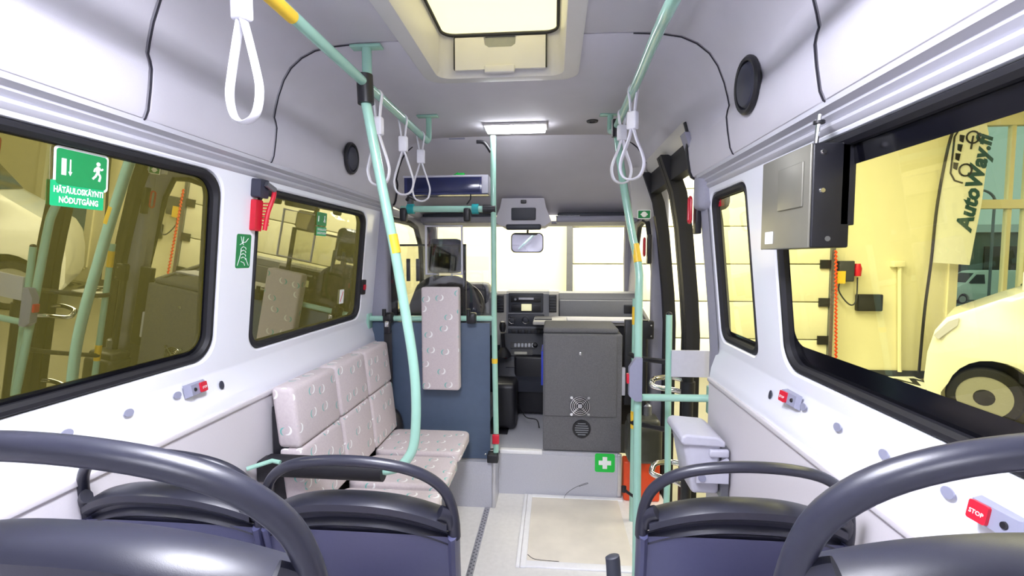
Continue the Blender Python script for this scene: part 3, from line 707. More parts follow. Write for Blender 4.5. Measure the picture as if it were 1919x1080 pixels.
# partition pole + crossbars
YF = 2.80
pt = at(924, 268, Y=YF); pm = at(926, 600, Y=YF); pbm = at(930, 826, Y=YF)
fp = thing('partition_pole', 'upright mint green pole at the driver partition with black top bracket', 'pole', (pbm.x, YF, .28))
B().tube([pt+Vector((0, 0, .04)), pm, pbm, Vector((pbm.x-.005, YF, .284))], .0165, 14).build('pole', mint, fp)
B().tube(cr([at(893, 266, Y=YF), at(908, 268, Y=YF), at(920, 285, Y=YF)], 4), .011, 8).build('top_bracket', black, fp)
B().tube([at(927, 672, Y=YF), at(927, 681, Y=YF)], .0178, 14).build('yellow_tape', yellow, fp)
B().box(pbm.x-.02, pbm.x+.02, YF-.035, YF-.01, pbm.z-.01, pbm.z+.045, .005).build('red_clip', redm, fp)
B().box(pbm.x-.05, pbm.x+.015, YF-.05, YF+.02, pbm.z-.12, pbm.z-.07, .006).build('floor_bracket', black, fp)
for (py, xa, nm, lb) in ((392, 752, 'upper', 'mint green upper crossbar with teal clamps below the sign box'), (597, 693, 'lower', 'mint green lower crossbar along the top of the blue partition board')):
    a = at(xa, py, Y=YF); c = at(924, py, Y=YF)
    t = thing('crossbar', lb, 'handrail', (a.x, YF, a.z))
    B().tube([a, c], .0165 if nm == 'lower' else .019, 14).build('bar', mint, t)
    if nm == 'upper':
        B().cyl(at(905, py, Y=YF), at(929, py, Y=YF), .024).build('black_sleeve', black, t)
        for px in (771, 892): B().cyl(at(px-7, py, Y=YF), at(px+5, py, Y=YF), .03).build('teal_ring', teal, t)
        for px in (757, 876):
            g = at(px, py+8, Y=YF-.02); B().box(g.x-.02, g.x+.02, YF-.05, YF, g.z-.05, g.z+.03, .012).build('strap_clip', black, t)
        g = at(763, 375, Y=YF-.02); B().tube([g, g+Vector((.02, -.02, .02)), g+Vector((.06, -.01, .0))], .012, 8).build('clip_lever', black, t)
    else:
        for px in (728, 884):
            g = at(px, py, Y=YF-.02)
            B().box(g.x-.028, g.x+.028, YF-.05, YF+.01, g.z-.03, g.z+.035, .012).build('black_clamp', black, t)
            B().cyl(g+Vector((-.012, -.04, .02)), g+Vector((-.012, -.04, .06)), .012).build('clamp_knob', black, t)
        B().box(a.x-.01, a.x+.005, YF-.03, YF+.03, a.z-.06, a.z+.03, .003).build('end_plate', mint, t)
# right main pole
rp = thing('aisle_pole', 'tall mint green pole on the right of the aisle with yellow tape and stop box', 'pole', (.4, 2.2, 0))
q = [at(1158, 262, Y=2.42), at(1166, 330, Y=2.38), at(1183, 430, Y=2.34), at(1197, 505, Y=2.3), at(1197, 560, Y=2.28), at(1195, 750, Y=2.25), at(1193, 1000, Y=2.2)]
q.append(Vector((q[-1].x-.002, 2.19, 0)))
B().tube(cr([pa+Vector((0, -.0, -.02))]+q, 5), .0185, 16).build('pole', mint, rp)
B().tube([at(1190, 458, Y=2.325), at(1195.5, 492, Y=2.305)], .0192, 16).build('yellow_tape', yellow, rp)
g = at(1188, 708, Y=2.25)
B().plate([(-.028, -.075), (.0, -.10), (.03, -.10), (.03, .10), (.0, .10), (-.028, .055)], .035, frame(g+Vector((.0, -.01, 0)), (1, 0, 0), (0, 0, 1))).build('stop_box', plugm, rp)
B().box(g.x-.038, g.x-.02, g.y-.04, g.y-.01, g.z-.02, g.z+.025, .004).build('stop_button', redm, rp)
# side barrier: second post, horizontal bar, grey panel
sb = thing('entrance_barrier', 'low mint green post and side bar with grey shield panel at the entrance', 'railing', (.55, 2.3, 0))
YB2 = 2.27
a = at(1197, 745, Y=2.25); c = at(1330, 747, Y=2.12)
B().tube([a, c], .0165, 14).build('side_bar', mint, sb)
B().box(c.x-.006, c.x+.008, c.y-.03, c.y+.03, c.z-.07, c.z+.05, .002).build('end_plate', mint, sb)
t0 = at(1254, 590, Y=2.36)
B().tube([t0, at(1252, 760, Y=2.36), at(1251, 890, Y=2.36), Vector((t0.x, 2.36, 0))], .0155, 14).build('post', mint, sb)
B().lathe([(.0155, 0), (.014, .008), (.007, .013)], 14, Matrix.Translation(t0)).build('post_cap', black, sb)
a = at(1259, 657, Y=2.34); c = at(1336, 708, Y=2.34)
B().plate([(-.0, 0), (c.x-a.x, 0), (c.x-a.x-.006, (c.z-a.z)*.5), (c.x-a.x, c.z-a.z), (0, c.z-a.z)], .012, Matrix(((1, 0, 0, a.x), (0, 0, 1, 2.34), (0, 1, 0, a.z), (0, 0, 0, 1)))).build('shield_panel', bin_, sb)

# ================================================================= HANGING STRAPS
def strap(root, top, w, h, tilt, r=.008, neck=.13):
    # local coords: hangs from rail point at origin, loop plane yz rotated by tilt
    M = Matrix.Rotation(tilt, 4, 'Z'); b = B(); b.m = M
    arch = [(0, .018, -.0), (0, .012, .014), (0, 0, .020), (0, -.012, .014), (0, -.018, 0), (0, -.012, -.04), (0, -.008, -neck+.03)]
    b.tube(cr([(0, .008, -neck+.03), (0, .012, -.04), (0, .018, 0)]+arch[1:], 3), r*.5, 8, r2=r*1.1, up=(1, 0, 0)); b.build('hanger', gwhite, root)
    b = B(); b.m = M; b.box(-.015, .015, -.019, .019, -neck-.035, -neck+.032, .006); b.build('buckle', gwhite, root)
    b = B(); b.m = M
    pts = [(0, .004, -neck-.03), (0, .018, -neck-.075), (0, w*.40, -neck-.03-h*.5), (0, w*.5, -neck-.03-h*.72), (0, w*.36, -neck-.03-h*.93), (0, 0, -neck-.03-h), (0, -w*.36, -neck-.03-h*.93), (0, -w*.5, -neck-.03-h*.72), (0, -w*.40, -neck-.03-h*.5), (0, -.018, -neck-.075), (0, -.004, -neck-.03)]
    b.tube(cr(pts, 4), .0045, 8, r2=.011, up=(1, 0, 0)); b.build('loop', gwhite, root)
straps = [(-.655, .99, 2.105, .09, .215, PI/2*.80, 'large white hanging strap nearest the camera, left rail', .05),
 (-.655, 1.775, 2.105, .085, .19, PI/2*.95, 'white hanging strap just behind the bent pole', .09), (-.655, 2.08, 2.105, .085, .19, PI/2*1.05, 'white hanging strap second from the front end of the left rail', .085), (-.655, 2.36, 2.105, .085, .19, PI/2*1.1, 'foremost white strap on the left rail, before the sign box', .08),
 (None, 1.87, 0, .10, .19, .9, 'white strap on the right rail, the one nearer the camera', .09), (None, 2.18, 0, .10, .19, 2.0, 'white strap at the front end of the right rail by its joint', .06)]
for (x, y, z_, w, h, tl, lb, nk) in straps:
    if x is None:
        k = (y-pb.y)/(pa.y-pb.y); v = pb.lerp(pa, k)
        x, z_ = v.x, v.z
    t = thing('hanging_strap', lb, 'hanging strap', (x, y, z_), 'white hanging straps on the ceiling rails'); t.location = (0, 0, 0); strap(t, None, w, h, tl, neck=nk+.02); t.location = (x, y, z_)

# ================================================================= PARTITION
pz = thing('driver_partition', 'blue-grey partition board behind the driver with clear acrylic upper screen', 'partition', (-.7, 2.83, .28))
a = at(716, 600, Y=2.83); c = at(919, 868, Y=2.83)
xa, xb_, zlo, zhi = a.x-.06, c.x, .285, a.z-.01
bd = B().box(xa, xb_, 2.825, 2.84, zlo, zhi, .003).build('board', bluep, pz)
for sx in (xb_-.03, xa+.1): B().lathe([(.006, 0), (.004, .003)], 10, frame((sx, 2.825, zlo+.03), (1, 0, 0), (0, 0, 1))).build('screw', chrome, pz)
zt2 = at(800, 408, Y=2.83).z
B().box(xa+.10, xb_-.005, 2.828, 2.834, zhi+.05, zt2, .002).build('acrylic_screen', gl_plexi, pz)
pk = B(); a = at(798, 424, Y=2.80); c = at(866, 514, Y=2.80)
pk.tube([(a.x, 2.80, a.z), (c.x, 2.80, a.z), (c.x, 2.80, c.z), (a.x, 2.80, c.z)], .008, 6, closed=True)
pk.build('document_pocket_rim', bin_, pz); B().box(a.x, c.x, 2.80, 2.803, c.z, a.z).build('document_pocket', gl_plexi, pz)
# tinted framed screen
ts = thing('tinted_screen', 'dark framed tinted screen standing behind the driver seat', 'screen', (-.9, 2.93, 1.1))
a = at(733, 458, Y=2.93); c = at(874, 592, Y=2.93)
b = B(); fwd = .02
b.box(a.x, a.x+fwd*1.8, 2.92, 2.94, c.z-.1, a.z); b.box(c.x-fwd, c.x, 2.92, 2.94, c.z-.1, a.z); b.box(a.x, c.x, 2.92, 2.94, a.z-.012, a.z); b.box(a.x, c.x, 2.92, 2.94, c.z-.1, c.z-.04); b.build('frame', black, ts)
B().box(a.x+.03, c.x-.02, 2.928, 2.932, c.z-.04, a.z-.012).build('pane', gl_dark, ts)
for px in (765, 783):
    u0 = at(px, 485, Y=2.92); B().box(u0.x-.012, u0.x+.012, 2.915, 2.925, u0.z-.14, u0.z, .003).build('slot_bar', dashd, ts)
# hanging upholstered pad
a = at(791, 538, Y=2.74); c = at(860, 734, Y=2.70)
hp_ = thing('wheelchair_back_pad', 'tall narrow patterned pad hanging on the blue partition board', 'cushion', ((a.x+c.x)/2, 2.75, c.z))
b = B(); b.box(a.x, c.x, 2.71, 2.78, c.z, a.z, .014); b.build('pad', fabXZ, hp_)
B().box(a.x+.04, c.x-.04, 2.78, 2.825, a.z-.35, a.z-.15, .004).build('mounting_bracket', black, hp_)
# sign box above
a = at(757, 333, Y=2.80); c = at(914, 364, Y=2.80)
sg = thing('destination_sign', 'long navy display box mounted under the ceiling above the partition', 'display', ((a.x+c.x)/2, 2.86, c.z))
B().box(a.x, c.x, 2.80, 2.92, c.z, a.z, .004).build('housing', bluei if False else signglass, sg)
B().box(a.x+.02, c.x-.045, 2.794, 2.802, c.z+.012, a.z-.006, .002).build('display_face', mat('display_navy', (38, 44, 84), .12, noise=.05, nscale=20), sg)
B().box(c.x-.035, c.x+.004, 2.797, 2.90, c.z+.005, a.z+.004, .003).build('end_cap', bin_, sg)
B().box(a.x-.005, c.x+.003, 2.798, 2.92, a.z-.002, a.z+.01, .002).build('top_edge', bin_, sg)
B().tube([(c.x-.1, 2.80, c.z), (c.x-.1, 2.79, c.z-.03), (c.x-.12, 2.78, c.z-.06)], .004, 6).build('hook', black, sg)
B().box(a.x+.0, a.x+.03, 2.85, 2.9, c.z-.10, c.z, .004).build('mount_arm', steel, sg)
g = at(868, 329, Y=2.84); b = B(); b.box(g.x-.035, g.x+.01, 2.83, 2.85, g.z-.004, g.z+.014, .004); b.tube(cr([(g.x-.04, 2.84, g.z+.008), (g.x-.06, 2.84, g.z), (g.x-.03, 2.84, g.z+.016)], 4), .004, 6)
b.build('cable_connector', greenb, label='bright green cable connector on top of the navy display box', cat='connector')
g = at(895, 331, Y=2.84); b = B(); b.tube(cr([(g.x-.05, 2.84, g.z+.006), (g.x, 2.84, g.z+.004), (g.x+.04, 2.84, g.z-.002)], 4), .004, 6); b.build('blue_cable', blueplastic, label='short blue cable lying on the display box', cat='cable')
# seat belt by left pillar
bt = thing('seat_belt', 'black seat belt with buckle hanging from the lower crossbar at left', 'seat belt', (-.95, 2.74, .8))
a = at(728, 612, Y=2.745)
B().box(a.x-.025, a.x+.022, 2.735, 2.742, .62, a.z-.02, .002).build('webbing', rubber, bt)
B().box(a.x-.02, a.x+.02, 2.72, 2.745, a.z-.04, a.z+.035, .006).build('buckle', black, bt)
B().box(a.x-.012, a.x+.012, 2.712, 2.722, a.z-.0, a.z+.035, .004).build('tongue', chrome, bt)
a = at(737, 790, Y=2.76); b = B(); b.tube(cr([(a.x-.06, 2.76, a.z+.04), (a.x, 2.75, a.z+.05), (a.x+.03, 2.75, a.z-.02), (a.x+.01, 2.76, a.z-.14)], 5), .035, 12)
b.build('belt_reel', black, label='black belt reel cover on the floor edge beside the bench', cat='belt reel')

# ================================================================= DRIVER CAB
dsx = at(832, 480, Y=3.35).x
ds = thing('driver_seat', 'dark cloth driver seat with headrest seen through the acrylic screen', 'seat', (dsx, 3.45, .28))
a = at(803, 448, Y=3.35); c = at(866, 520, Y=3.35)
def rbox(x0, x1, y0, y1, z0, z1, r, tilt=0):
    b = B(); b.box(x0, x1, y0, y1, z0, z1, r); return b
rbox(a.x, c.x, 3.30, 3.42, c.z+.03, a.z, .04).build('headrest', darkfab, ds)
for sx in (-.05, .05): B().cyl((dsx+sx, 3.37, c.z-.05), (dsx+sx, 3.37, c.z+.06), .007, 8).build('headrest_post', chrome, ds)
bo = [(-.26, .35), (-.27, .7), (-.25, .95), (-.19, 1.10), (-.09, 1.16), (.09, 1.16), (.19, 1.10), (.25, .95), (.27, .7), (.26, .35)]
o = B().plate([(dsx+x, z+.22) for x, z in bo], .13, Matrix(((1, 0, 0, 0), (0, 0, -1, 3.43), (0, 1, 0, 0), (0, 0, 0, 1)))).build('backrest', darkfab, ds)
mm = o.modifiers.new('bevel', 'BEVEL'); mm.width = .03; mm.segments = 3
rbox(dsx-.25, dsx+.25, 3.4, 3.88, .62, .76, .04).build('seat_cushion', darkfab, ds)
B().box(dsx-.2, dsx+.2, 3.42, 3.8, .28, .62, .02).build('seat_pedestal', black, ds)
# steering wheel
swp = Vector((dsx+.02, 3.74, 1.12)); sw = thing('steering_wheel', 'black steering wheel in front of the driver seat', 'steering wheel', swp)
M_ = Matrix.Translation(swp) @ Matrix.Rotation(math.radians(62), 4, 'X')
b = B(); b.tube([M_ @ Vector((.2*math.cos(t*PI/16), .2*math.sin(t*PI/16), 0)) for t in range(32)], .015, 10, closed=True); b.build('rim', black, sw)
b = B(); b.lathe([(.06, -.03), (.07, 0), (.05, .02)], 20, M_)
for an in (0, PI, PI*1.5): b.cyl(M_ @ Vector((0, 0, 0)), M_ @ Vector((.195*math.cos(an), .195*math.sin(an), 0)), .012, 8)
b.cyl(M_ @ Vector((0, 0, 0)), M_ @ Vector((0, 0, -.18)), .03, 12); b.build('hub', black, sw)
# dashboard
YD = 3.85
dbx = thing('dashboard', 'grey dashboard with centre radio stack under the windscreen', 'dashboard', (XC, 4.1, .9))
prof = [(3.97, .86), (3.95, 1.02), (3.96, 1.17), (4.0, 1.215), (4.1, 1.225), (4.30, 1.20), (4.30, .80)]
Mx = Matrix(((0, 0, 1, XC-.885), (1, 0, 0, 0), (0, 1, 0, 0), (0, 0, 0, 1)))
o = B().plate(prof, 1.77, Mx).build('body', dash, dbx)
pass_l = at(1055, 590, Y=3.96)
B().box(.05, .655, 3.93, 3.97, at(1100, 598, Y=3.94).z, at(1100, 563, Y=3.94).z, .008).build('glove_lid', dash, dbx)
vx = at(1178, 580, Y=3.92); b = B()
for k in range(5): b.box(vx.x-.03, vx.x+.03, 3.92, 3.93, vx.z-.028+k*.012, vx.z-.022+k*.012)
b.build('side_vent', black, dbx); B().box(vx.x-.036, vx.x+.036, 3.925, 3.95, vx.z-.036, vx.z+.036, .006).build('side_vent_frame', dashd, dbx)
B().box(dsx-.24, dsx+.24, 3.92, 4.15, 1.12, 1.30, .05).build('instrument_hood', dashd, dbx)
# centre stack
a = at(932, 546, Y=YD); c = at(1046, 700, Y=YD)
sxm = (a.x+c.x)/2; ztop = a.z
stp = [(3.84, .80), (3.82, 1.0), (3.835, ztop-.02), (3.86, ztop), (4.05, ztop), (4.05, .80)]
for (xl, xr, m_, nm) in ((a.x, a.x+.075, dashl, 'vent_column'), (c.x-.075, c.x, dashl, 'vent_column'), (a.x+.075, c.x-.075, dash, 'radio_column')):
    B().plate(stp, xr-xl, Matrix(((0, 0, 1, xl), (1, 0, 0, 0), (0, 1, 0, 0), (0, 0, 0, 1)))).build(nm, m_, dbx)
def dpart(px0, py0, px1, py1, y, th, m_, nm, r=.004, par=None, lb=None):
    p0 = at(px0, py0, Y=y); p1 = at(px1, py1, Y=y)
    return tag(B().box(min(p0.x, p1.x), max(p0.x, p1.x), y, y+th, min(p0.z, p1.z), max(p0.z, p1.z), r).build(nm, m_, par or dbx), lb)
for px0, px1 in ((931, 944), (1029, 1043)):
    v = dpart(px0, 553, px1, 586, 3.815, .03, black, 'air_vent')
    for k in range(6): dpart(px0+1, 556+k*5, px1-1, 558+k*5, 3.81, .006, dashd, 'vent_slat', .001, v)
dpart(953, 549, 1018, 586, 3.812, .03, dashd, 'radio_panel', .006)
rad = dpart(957, 555, 1014, 567, 3.806, .02, black, 'radio', .003)
dpart(972, 558, 1000, 562, 3.803, .006, bin_, 'cassette_slot', .001, rad); B().lathe([(.011, 0), (.009, .012)], 14, frame(at(966, 561, Y=3.803), (1, 0, 0), (0, 0, 1))).build('radio_knob', steel, rad)
dpart(958, 570, 1014, 584, 3.806, .02, black, 'lower_radio', .003)
dpart(977, 570, 996, 583, 3.802, .008, lcd, 'lit_display', .002)
dpart(952, 589, 1020, 612, 3.812, .03, dashd, 'climate_panel', .006)
for px in (960, 985, 1011):
    g = at(px, 600, Y=3.812)
    o = B().lathe([(.030, 0), (.030, .008), (.022, .012), (.019, .024), (.012, .026)], 20, frame(g, (1, 0, 0), (0, 0, 1))).build('climate_knob', dashd, dbx)
    b = B(); b.tube([g+Vector((.028*math.cos(t*PI/10), -.009, .028*math.sin(t*PI/10))) for t in range(20)], .0022, 5, closed=True); b.build('knob_ring', chrome, o)
dpart(952, 616, 1022, 627, 3.812, .03, dashd, 'switch_row', .004)
for px in (962, 974, 986, 998, 1010): dpart(px-4, 618, px+4, 625, 3.806, .012, black, 'switch', .002)
# lower sloping console
b = B(); a = at(936, 628, Y=3.72); c = at(1022, 725, Y=3.60)
cons = [(3.62, .48), (3.60, c.z+.04), (3.66, c.z+.06), (3.80, a.z), (3.95, a.z), (3.95, .48)]
B().plate(cons, c.x-a.x+.02, Matrix(((0, 0, 1, a.x), (1, 0, 0, 0), (0, 1, 0, 0), (0, 0, 0, 1)))).build('lower_console', dashd, dbx)
B().box(a.x+.12, c.x+.2, 3.66, 3.95, .30, .75, .02).build('console_base', black, dbx)
nrm = Vector((0, -(a.z-c.z-.06), .14)).normalized()
def onc(px, py):
    p0 = Vector((0, 3.66, c.z+.06)); d = ray(px, py); t = (p0-Vector((0, 0, 1.5))).dot(nrm)/d.dot(nrm); return d*t+Vector((0, 0, 1.5))
def conbox(px, py, w, h, m_, nm, th=.012):
    M_ = frame(onc(px, py), (1, 0, 0), Vector((0, .14, a.z-c.z-.06)))
    return B().plate(rrect(w, h, .004, 2), th, M_).build(nm, m_, dbx)
conbox(980, 648, .20, .05, black, 'button_strip', .01)
for k in range(6): conbox(966+k*6.5, 648, .018, .03, steel, 'console_button', .015)
conbox(978, 662, .17, .05, black, 'tachograph', .02); conbox(976, 663, .10, .02, plategrey, 'tachograph_display', .022)
conbox(972, 684, .20, .045, black, 'meter_unit', .018); conbox(1003, 684, .03, .03, steel, 'small_switch', .02)
for px, py in ((1003, 648), (1001, 672), (1010, 688)):
    B().lathe([(.02, 0), (.02, .02), (.012, .03)], 14, frame(onc(px, py), (1, 0, 0), Vector((0, .14, a.z-c.z-.06)))).build('dial', black, dbx)
B().lathe([(.018, 0), (.018, .02), (.01, .024)], 14, frame(onc(948, 668), (1, 0, 0), Vector((0, .14, a.z-c.z-.06)))).build('red_push_button', redm, dbx)
gl_ = thing('gear_lever', 'black gear lever standing beside the centre console', 'gear lever', at(942, 655, Y=3.62))
b = B(); b.tube(cr([at(944, 660, Y=3.62), at(943, 640, Y=3.61), at(942, 625, Y=3.60)], 3), .014, 10); b.build('shaft', black, gl_)
B().lathe([(.016, 0), (.024, .02), (.026, .05), (.02, .075), (.008, .082)], 14, Matrix.Translation(at(942, 622, Y=3.6))).build('knob', black, gl_)
B().lathe([(.06, 0), (.05, .03), (.02, .07)], 14, Matrix.Translation(at(944, 668, Y=3.62))).build('boot', rubber, gl_)
b = B(); b.box(-.42, -.26, 3.30, 3.55, .30, .62, .03); b.build('handbrake_box', black, label='black box between driver seat and console on the cab floor', cat='box')
b = B(); q0 = at(985, 740, Y=3.4); b.tube(cr([(q0.x-.06, 3.5, .42), (q0.x, 3.4, .36), (q0.x+.08, 3.4, .34), (q0.x+.1, 3.35, .30)], 5), .004, 6); b.build('loose_cable', black, label='thin black loose cable on the cab floor by the cupboard', cat='cable')
# mirror
a = at(988, 455, Y=3.75); mr = thing('rear_view_mirror', 'interior rear-view mirror hanging below the overhead console', 'mirror', a)
hw_, hh2 = .126, .078
poly = [(x, y) for x, y in rrect(hw_*2, hh2*2*.98, .035, 6)]
M_ = frame(a, Vector((1, .10, 0)), Vector((0, .05, 1)))
B().plate(poly, -.03, M_).build('housing', black, mr)
B().plate([(x*.94, y*.92) for x, y in poly], .003, M_).build('glass', mirrorm, mr)
B().tube([a+Vector((0, .02, .05)), a+Vector((0, .1, .12))], .008, 8).build('stem', black, mr)
# ================================================================= CUPBOARD
YCB = 2.99
a = at(1018, 626, Y=YCB); c = at(1164, 847, Y=YCB)
cb = thing('carpeted_cupboard', 'dark grey carpet-covered cupboard on the step behind the front passenger place', 'cupboard', ((a.x+c.x)/2, 3.15, .285))
zt_ = a.z
B().box(a.x, c.x, YCB, YCB+.42, .285, zt_, .008).build('body', carpet, cb)
B().box(a.x+.0, c.x-.02, YCB+.02, YCB+.40, zt_, zt_+.035, .014).build('top_ledge', carpet, cb)
d0 = at(1021, 628, Y=YCB-.012); d1 = at(1155, 783, Y=YCB-.012)
dd = B().box(d0.x, d1.x, YCB-.014, YCB, d1.z, d0.z, .004).build('door', carpet, cb)
g = at(1088, 663, Y=YCB-.014); b = B(); b.lathe([(.012, 0), (.010, .004), (.004, .006)], 16, frame(g, (1, 0, 0), (0, 0, 1))); b.build('lock', chrome, dd)
g = at(1087, 761, Y=YCB-.016); fm = frame(g, (1, 0, 0), (0, 0, 1))
b = B()
for rr0 in (.058, .047, .036, .025): b.tube([fm @ Vector((rr0*math.cos(t*PI/16), rr0*math.sin(t*PI/16), .006)) for t in range(32)], .0032, 6, closed=True)
b.lathe([(.014, .003), (.014, .009)], 16, fm)
for an in (45, 135, 225, 315):
    x_, y_ = math.cos(math.radians(an)), math.sin(math.radians(an)); b.cyl(fm @ Vector((x_*.01, y_*.01, .008)), fm @ Vector((x_*.078, y_*.078, .008)), .003, 6); b.lathe([(.009, 0), (.009, .01)], 10, fm @ Matrix.Translation((x_*.075, y_*.075, 0)))
b.build('fan_guard', chrome, dd)
B().lathe([(.057, 0), (.057, .002)], 24, fm).build('fan_opening', rubber, dd)
g = at(1090, 804, Y=YCB-.002); fm = frame(g, (1, 0, 0), (0, 0, 1))
b = B(); b.lathe([(.058, 0), (.056, .008), (.045, .008), (.044, .003)], 28, fm); vt = b.build('round_vent', black, cb)
b = B()
for k in range(6):
    yy = -.035+k*.014; hwid = math.sqrt(.043**2-yy**2); b.box(g.x-hwid, g.x+hwid, g.y-.009, g.y-.004, g.z+yy-.003, g.z+yy+.003)
b.build('vent_louvres', dash, vt)
# flat counter behind the cupboard, notebook on it
b = B(); q1 = at(1060, 606, Y=3.7); b.box(at(1000, 606, Y=3.6).x, .62, 3.45, 3.80, 1.02, 1.045, .008)
ct = b.build('passenger_counter', dashl, label='pale grey counter shelf between the cupboard and dashboard', cat='shelf')
b = B(); q1 = at(1130, 607, Z=1.05); b.box(.10, .60, 3.42, 3.62, 1.046, 1.062, .003); b.build('pale_board', bin_, label='flat pale board lying on the counter shelf behind the cupboard', cat='board')
b = B(); q1 = at(1020, 610, Z=1.05); b.box(q1.x-.08, q1.x+.05, 3.55, 3.65, 1.045, 1.053, .002); b.build('notebook', dashd, label='small dark notebook on the left end of the counter shelf', cat='notebook')
B().box(.08, .60, 3.50, 3.78, .285, 1.02, .01).build('counter_cabinet', black, ct)
b = B(); a = at(1014, 660, Y=3.03); c = at(1022, 725, Y=3.03); b.box(a.x-.0, at(1019, 660, Y=3.03).x, 3.06, 3.30, c.z, a.z, .003); b.build('blue_folder', blueplastic, label='blue folder holder fixed to the left side of the cupboard', cat='folder')
# black mat in cab
b = B(); b.box(at(950, 770, Z=.29).x-.1, at(962, 770, Z=.29).x, 3.25, 3.6, .281, .289, .002); b.build('cab_mat', rubber, label='black rubber mat on the cab floor left of the cupboard', cat='mat')
# first aid sign on the riser
a = at(1115, 850, Y=2.97); c = at(1152, 886, Y=2.97); M_ = frame(((a.x+c.x)/2, 2.971, (a.z+c.z)/2), (1, 0, 0), (0, 0, 1))
w = c.x-a.x; t = thing('first_aid_sign', 'bright green square first aid sticker with white cross on the step front', 'sign', ((a.x+c.x)/2, 2.971, c.z))
B().plate(rrect(w, a.z-c.z, .012, 3), .001, M_).build('green_field', greenb, t)
s3 = w*.115; L3 = w*.31
B().plate([(-s3, -L3), (s3, -L3), (s3, -s3), (L3, -s3), (L3, s3), (s3, s3), (s3, L3), (-s3, L3), (-s3, s3), (-L3, s3), (-L3, -s3), (-s3, -s3)], .0018, M_).build('white_cross', printw, t)
# wire on floor
b = B(); b.tube(cr([at(1057, 934, Z=.012), at(1062, 925, Y=2.9), at(1078, 914, Y=2.88), at(1098, 906, Y=2.87), at(1101, 907, Y=2.87), at(1085, 912, Y=2.88)], 5), .0013, 5)
b.build('thin_wire', rubber, label='thin black wire sticking up from the front of the floor hatch', cat='wire')

# ================================================================= ENTRANCE equipment
oa = thing('orange_case', 'orange case with a grey latch lying in the entrance below the first aid sticker', 'case', (.54, 2.99, 0))
a = at(1160, 872, Y=2.75); c = at(1236, 932, Y=2.68)
b = B(); b.box(.44, .66, 2.94, 3.04, .0, .25, .012); b.build('body', orange, oa)
g = at(1191, 905, Y=2.94); B().box(g.x-.03, g.x+.03, 2.928, 2.942, g.z-.035, g.z+.035, .006).build('latch', steel, oa); B().box(g.x-.02, g.x+.02, 2.920, 2.932, g.z-.008, g.z+.012, .003).build('latch_clip', printw, oa)
bb = thing('black_seat_bag', 'glossy black rounded case sitting above the orange case', 'bag', (.55, 2.8, .27))
g0 = at(1175, 795, Y=2.86); g1 = at(1238, 866, Y=2.86)
B().box(g0.x, g1.x, 2.80, 2.98, g1.z+.0, g0.z, .03).build('body', bagm, bb); B().box(g0.x+.01, g1.x-.01, 2.82, 2.97, g0.z-.02, g0.z+.04, .025).build('lid', bagm, bb)
# black post with hinge blocks
dp = thing('door_operator_post', 'black upright door mechanism with hinge blocks right of the cupboard', 'post', (.55, 2.95, .27))
g = at(1207, 700, Y=2.93); B().cyl((g.x, 2.93, .27), (g.x, 2.93, at(1207, 600, Y=2.93).z), .02, 12).build('shaft', black, dp)
g = at(1212, 620, Y=2.93); B().box(g.x-.03, g.x+.04, 2.91, 2.95, g.z-.05, g.z+.06, .008).build('upper_hinge', black, dp)
for k in (-.03, .035): B().lathe([(.006, 0), (.005, .004)], 8, frame((g.x+.022, 2.91, g.z+k), (1, 0, 0), (0, 0, 1))).build('bolt', chrome, dp)
g = at(1212, 775, Y=2.93); B().lathe([(.035, -.03), (.03, 0), (.03, .05), (.02, .06)], 14, Matrix.Translation(g)).build('lower_bearing', steel, dp)
B().box(at(1170, 700, Y=3.02).x, at(1195, 700, Y=3.02).x, 3.02, 3.06, at(1180, 760, Y=3.02).z, at(1180, 600, Y=3.02).z, .005).build('back_plate', black, dp)
B().box(at(1164, 720, Y=3.0).x, at(1172, 700, Y=3.0).x, 3.0, 3.03, at(1180, 742, Y=3.0).z, at(1180, 690, Y=3.0).z, .003).build('pale_label_plate', bin_, dp)
ypole = thing('taped_pole', 'short mint green pole with yellow tape partly hidden behind the aisle pole', 'pole', (.45, 2.7, .0))
g = at(1191, 560, Y=2.72); B().tube([Vector((g.x, 2.72, 0)), Vector((g.x, 2.72, g.z))], .017, 12).build('pole', mint, ypole)
for py in (585, 780): u0 = Vector((g.x, 2.72, at(1188, py, Y=2.72).z)); B().tube([u0+Vector((0, 0, -.07)), u0+Vector((0, 0, .03))], .0178, 12).build('yellow_tape', yellow, ypole)
# door grab bars
def ubar(pts, r, nm, m_, lb):
    b = B(); b.tube(cr(pts, 5), r, 12); return b.build(nm, m_, label=lb, cat='grab bar')
ubar([at(1180, 664, Y=2.72), at(1200, 672, Y=2.65), at(1245, 678, Y=2.55), Vector((.66, 2.5, at(1250, 680, Y=2.5).z))], .014, 'door_grab_bar', black, 'upper straight black grab bar across the entrance by the aisle pole')
g = at(1225, 720, Y=2.6); ubar([Vector((.70, 2.62, g.z+.02)), g+Vector((.10, .04, .03)), g+Vector((.02, .03, .025)), g+Vector((-.01, 0, .01)), g+Vector((.0, -.02, -.01)), g+Vector((.1, -.04, -.02)), Vector((.69, 2.5, g.z-.02))], .014, 'door_grab_loop', chrome, 'chrome grab loop on the door at the height of the side bar')
ubar([at(1185, 792, Y=2.72), at(1200, 796, Y=2.65), at(1245, 805, Y=2.55), Vector((.66, 2.5, at(1250, 808, Y=2.5).z))], .014, 'door_grab_bar', black, 'lower straight black grab bar across the entrance above the black case')
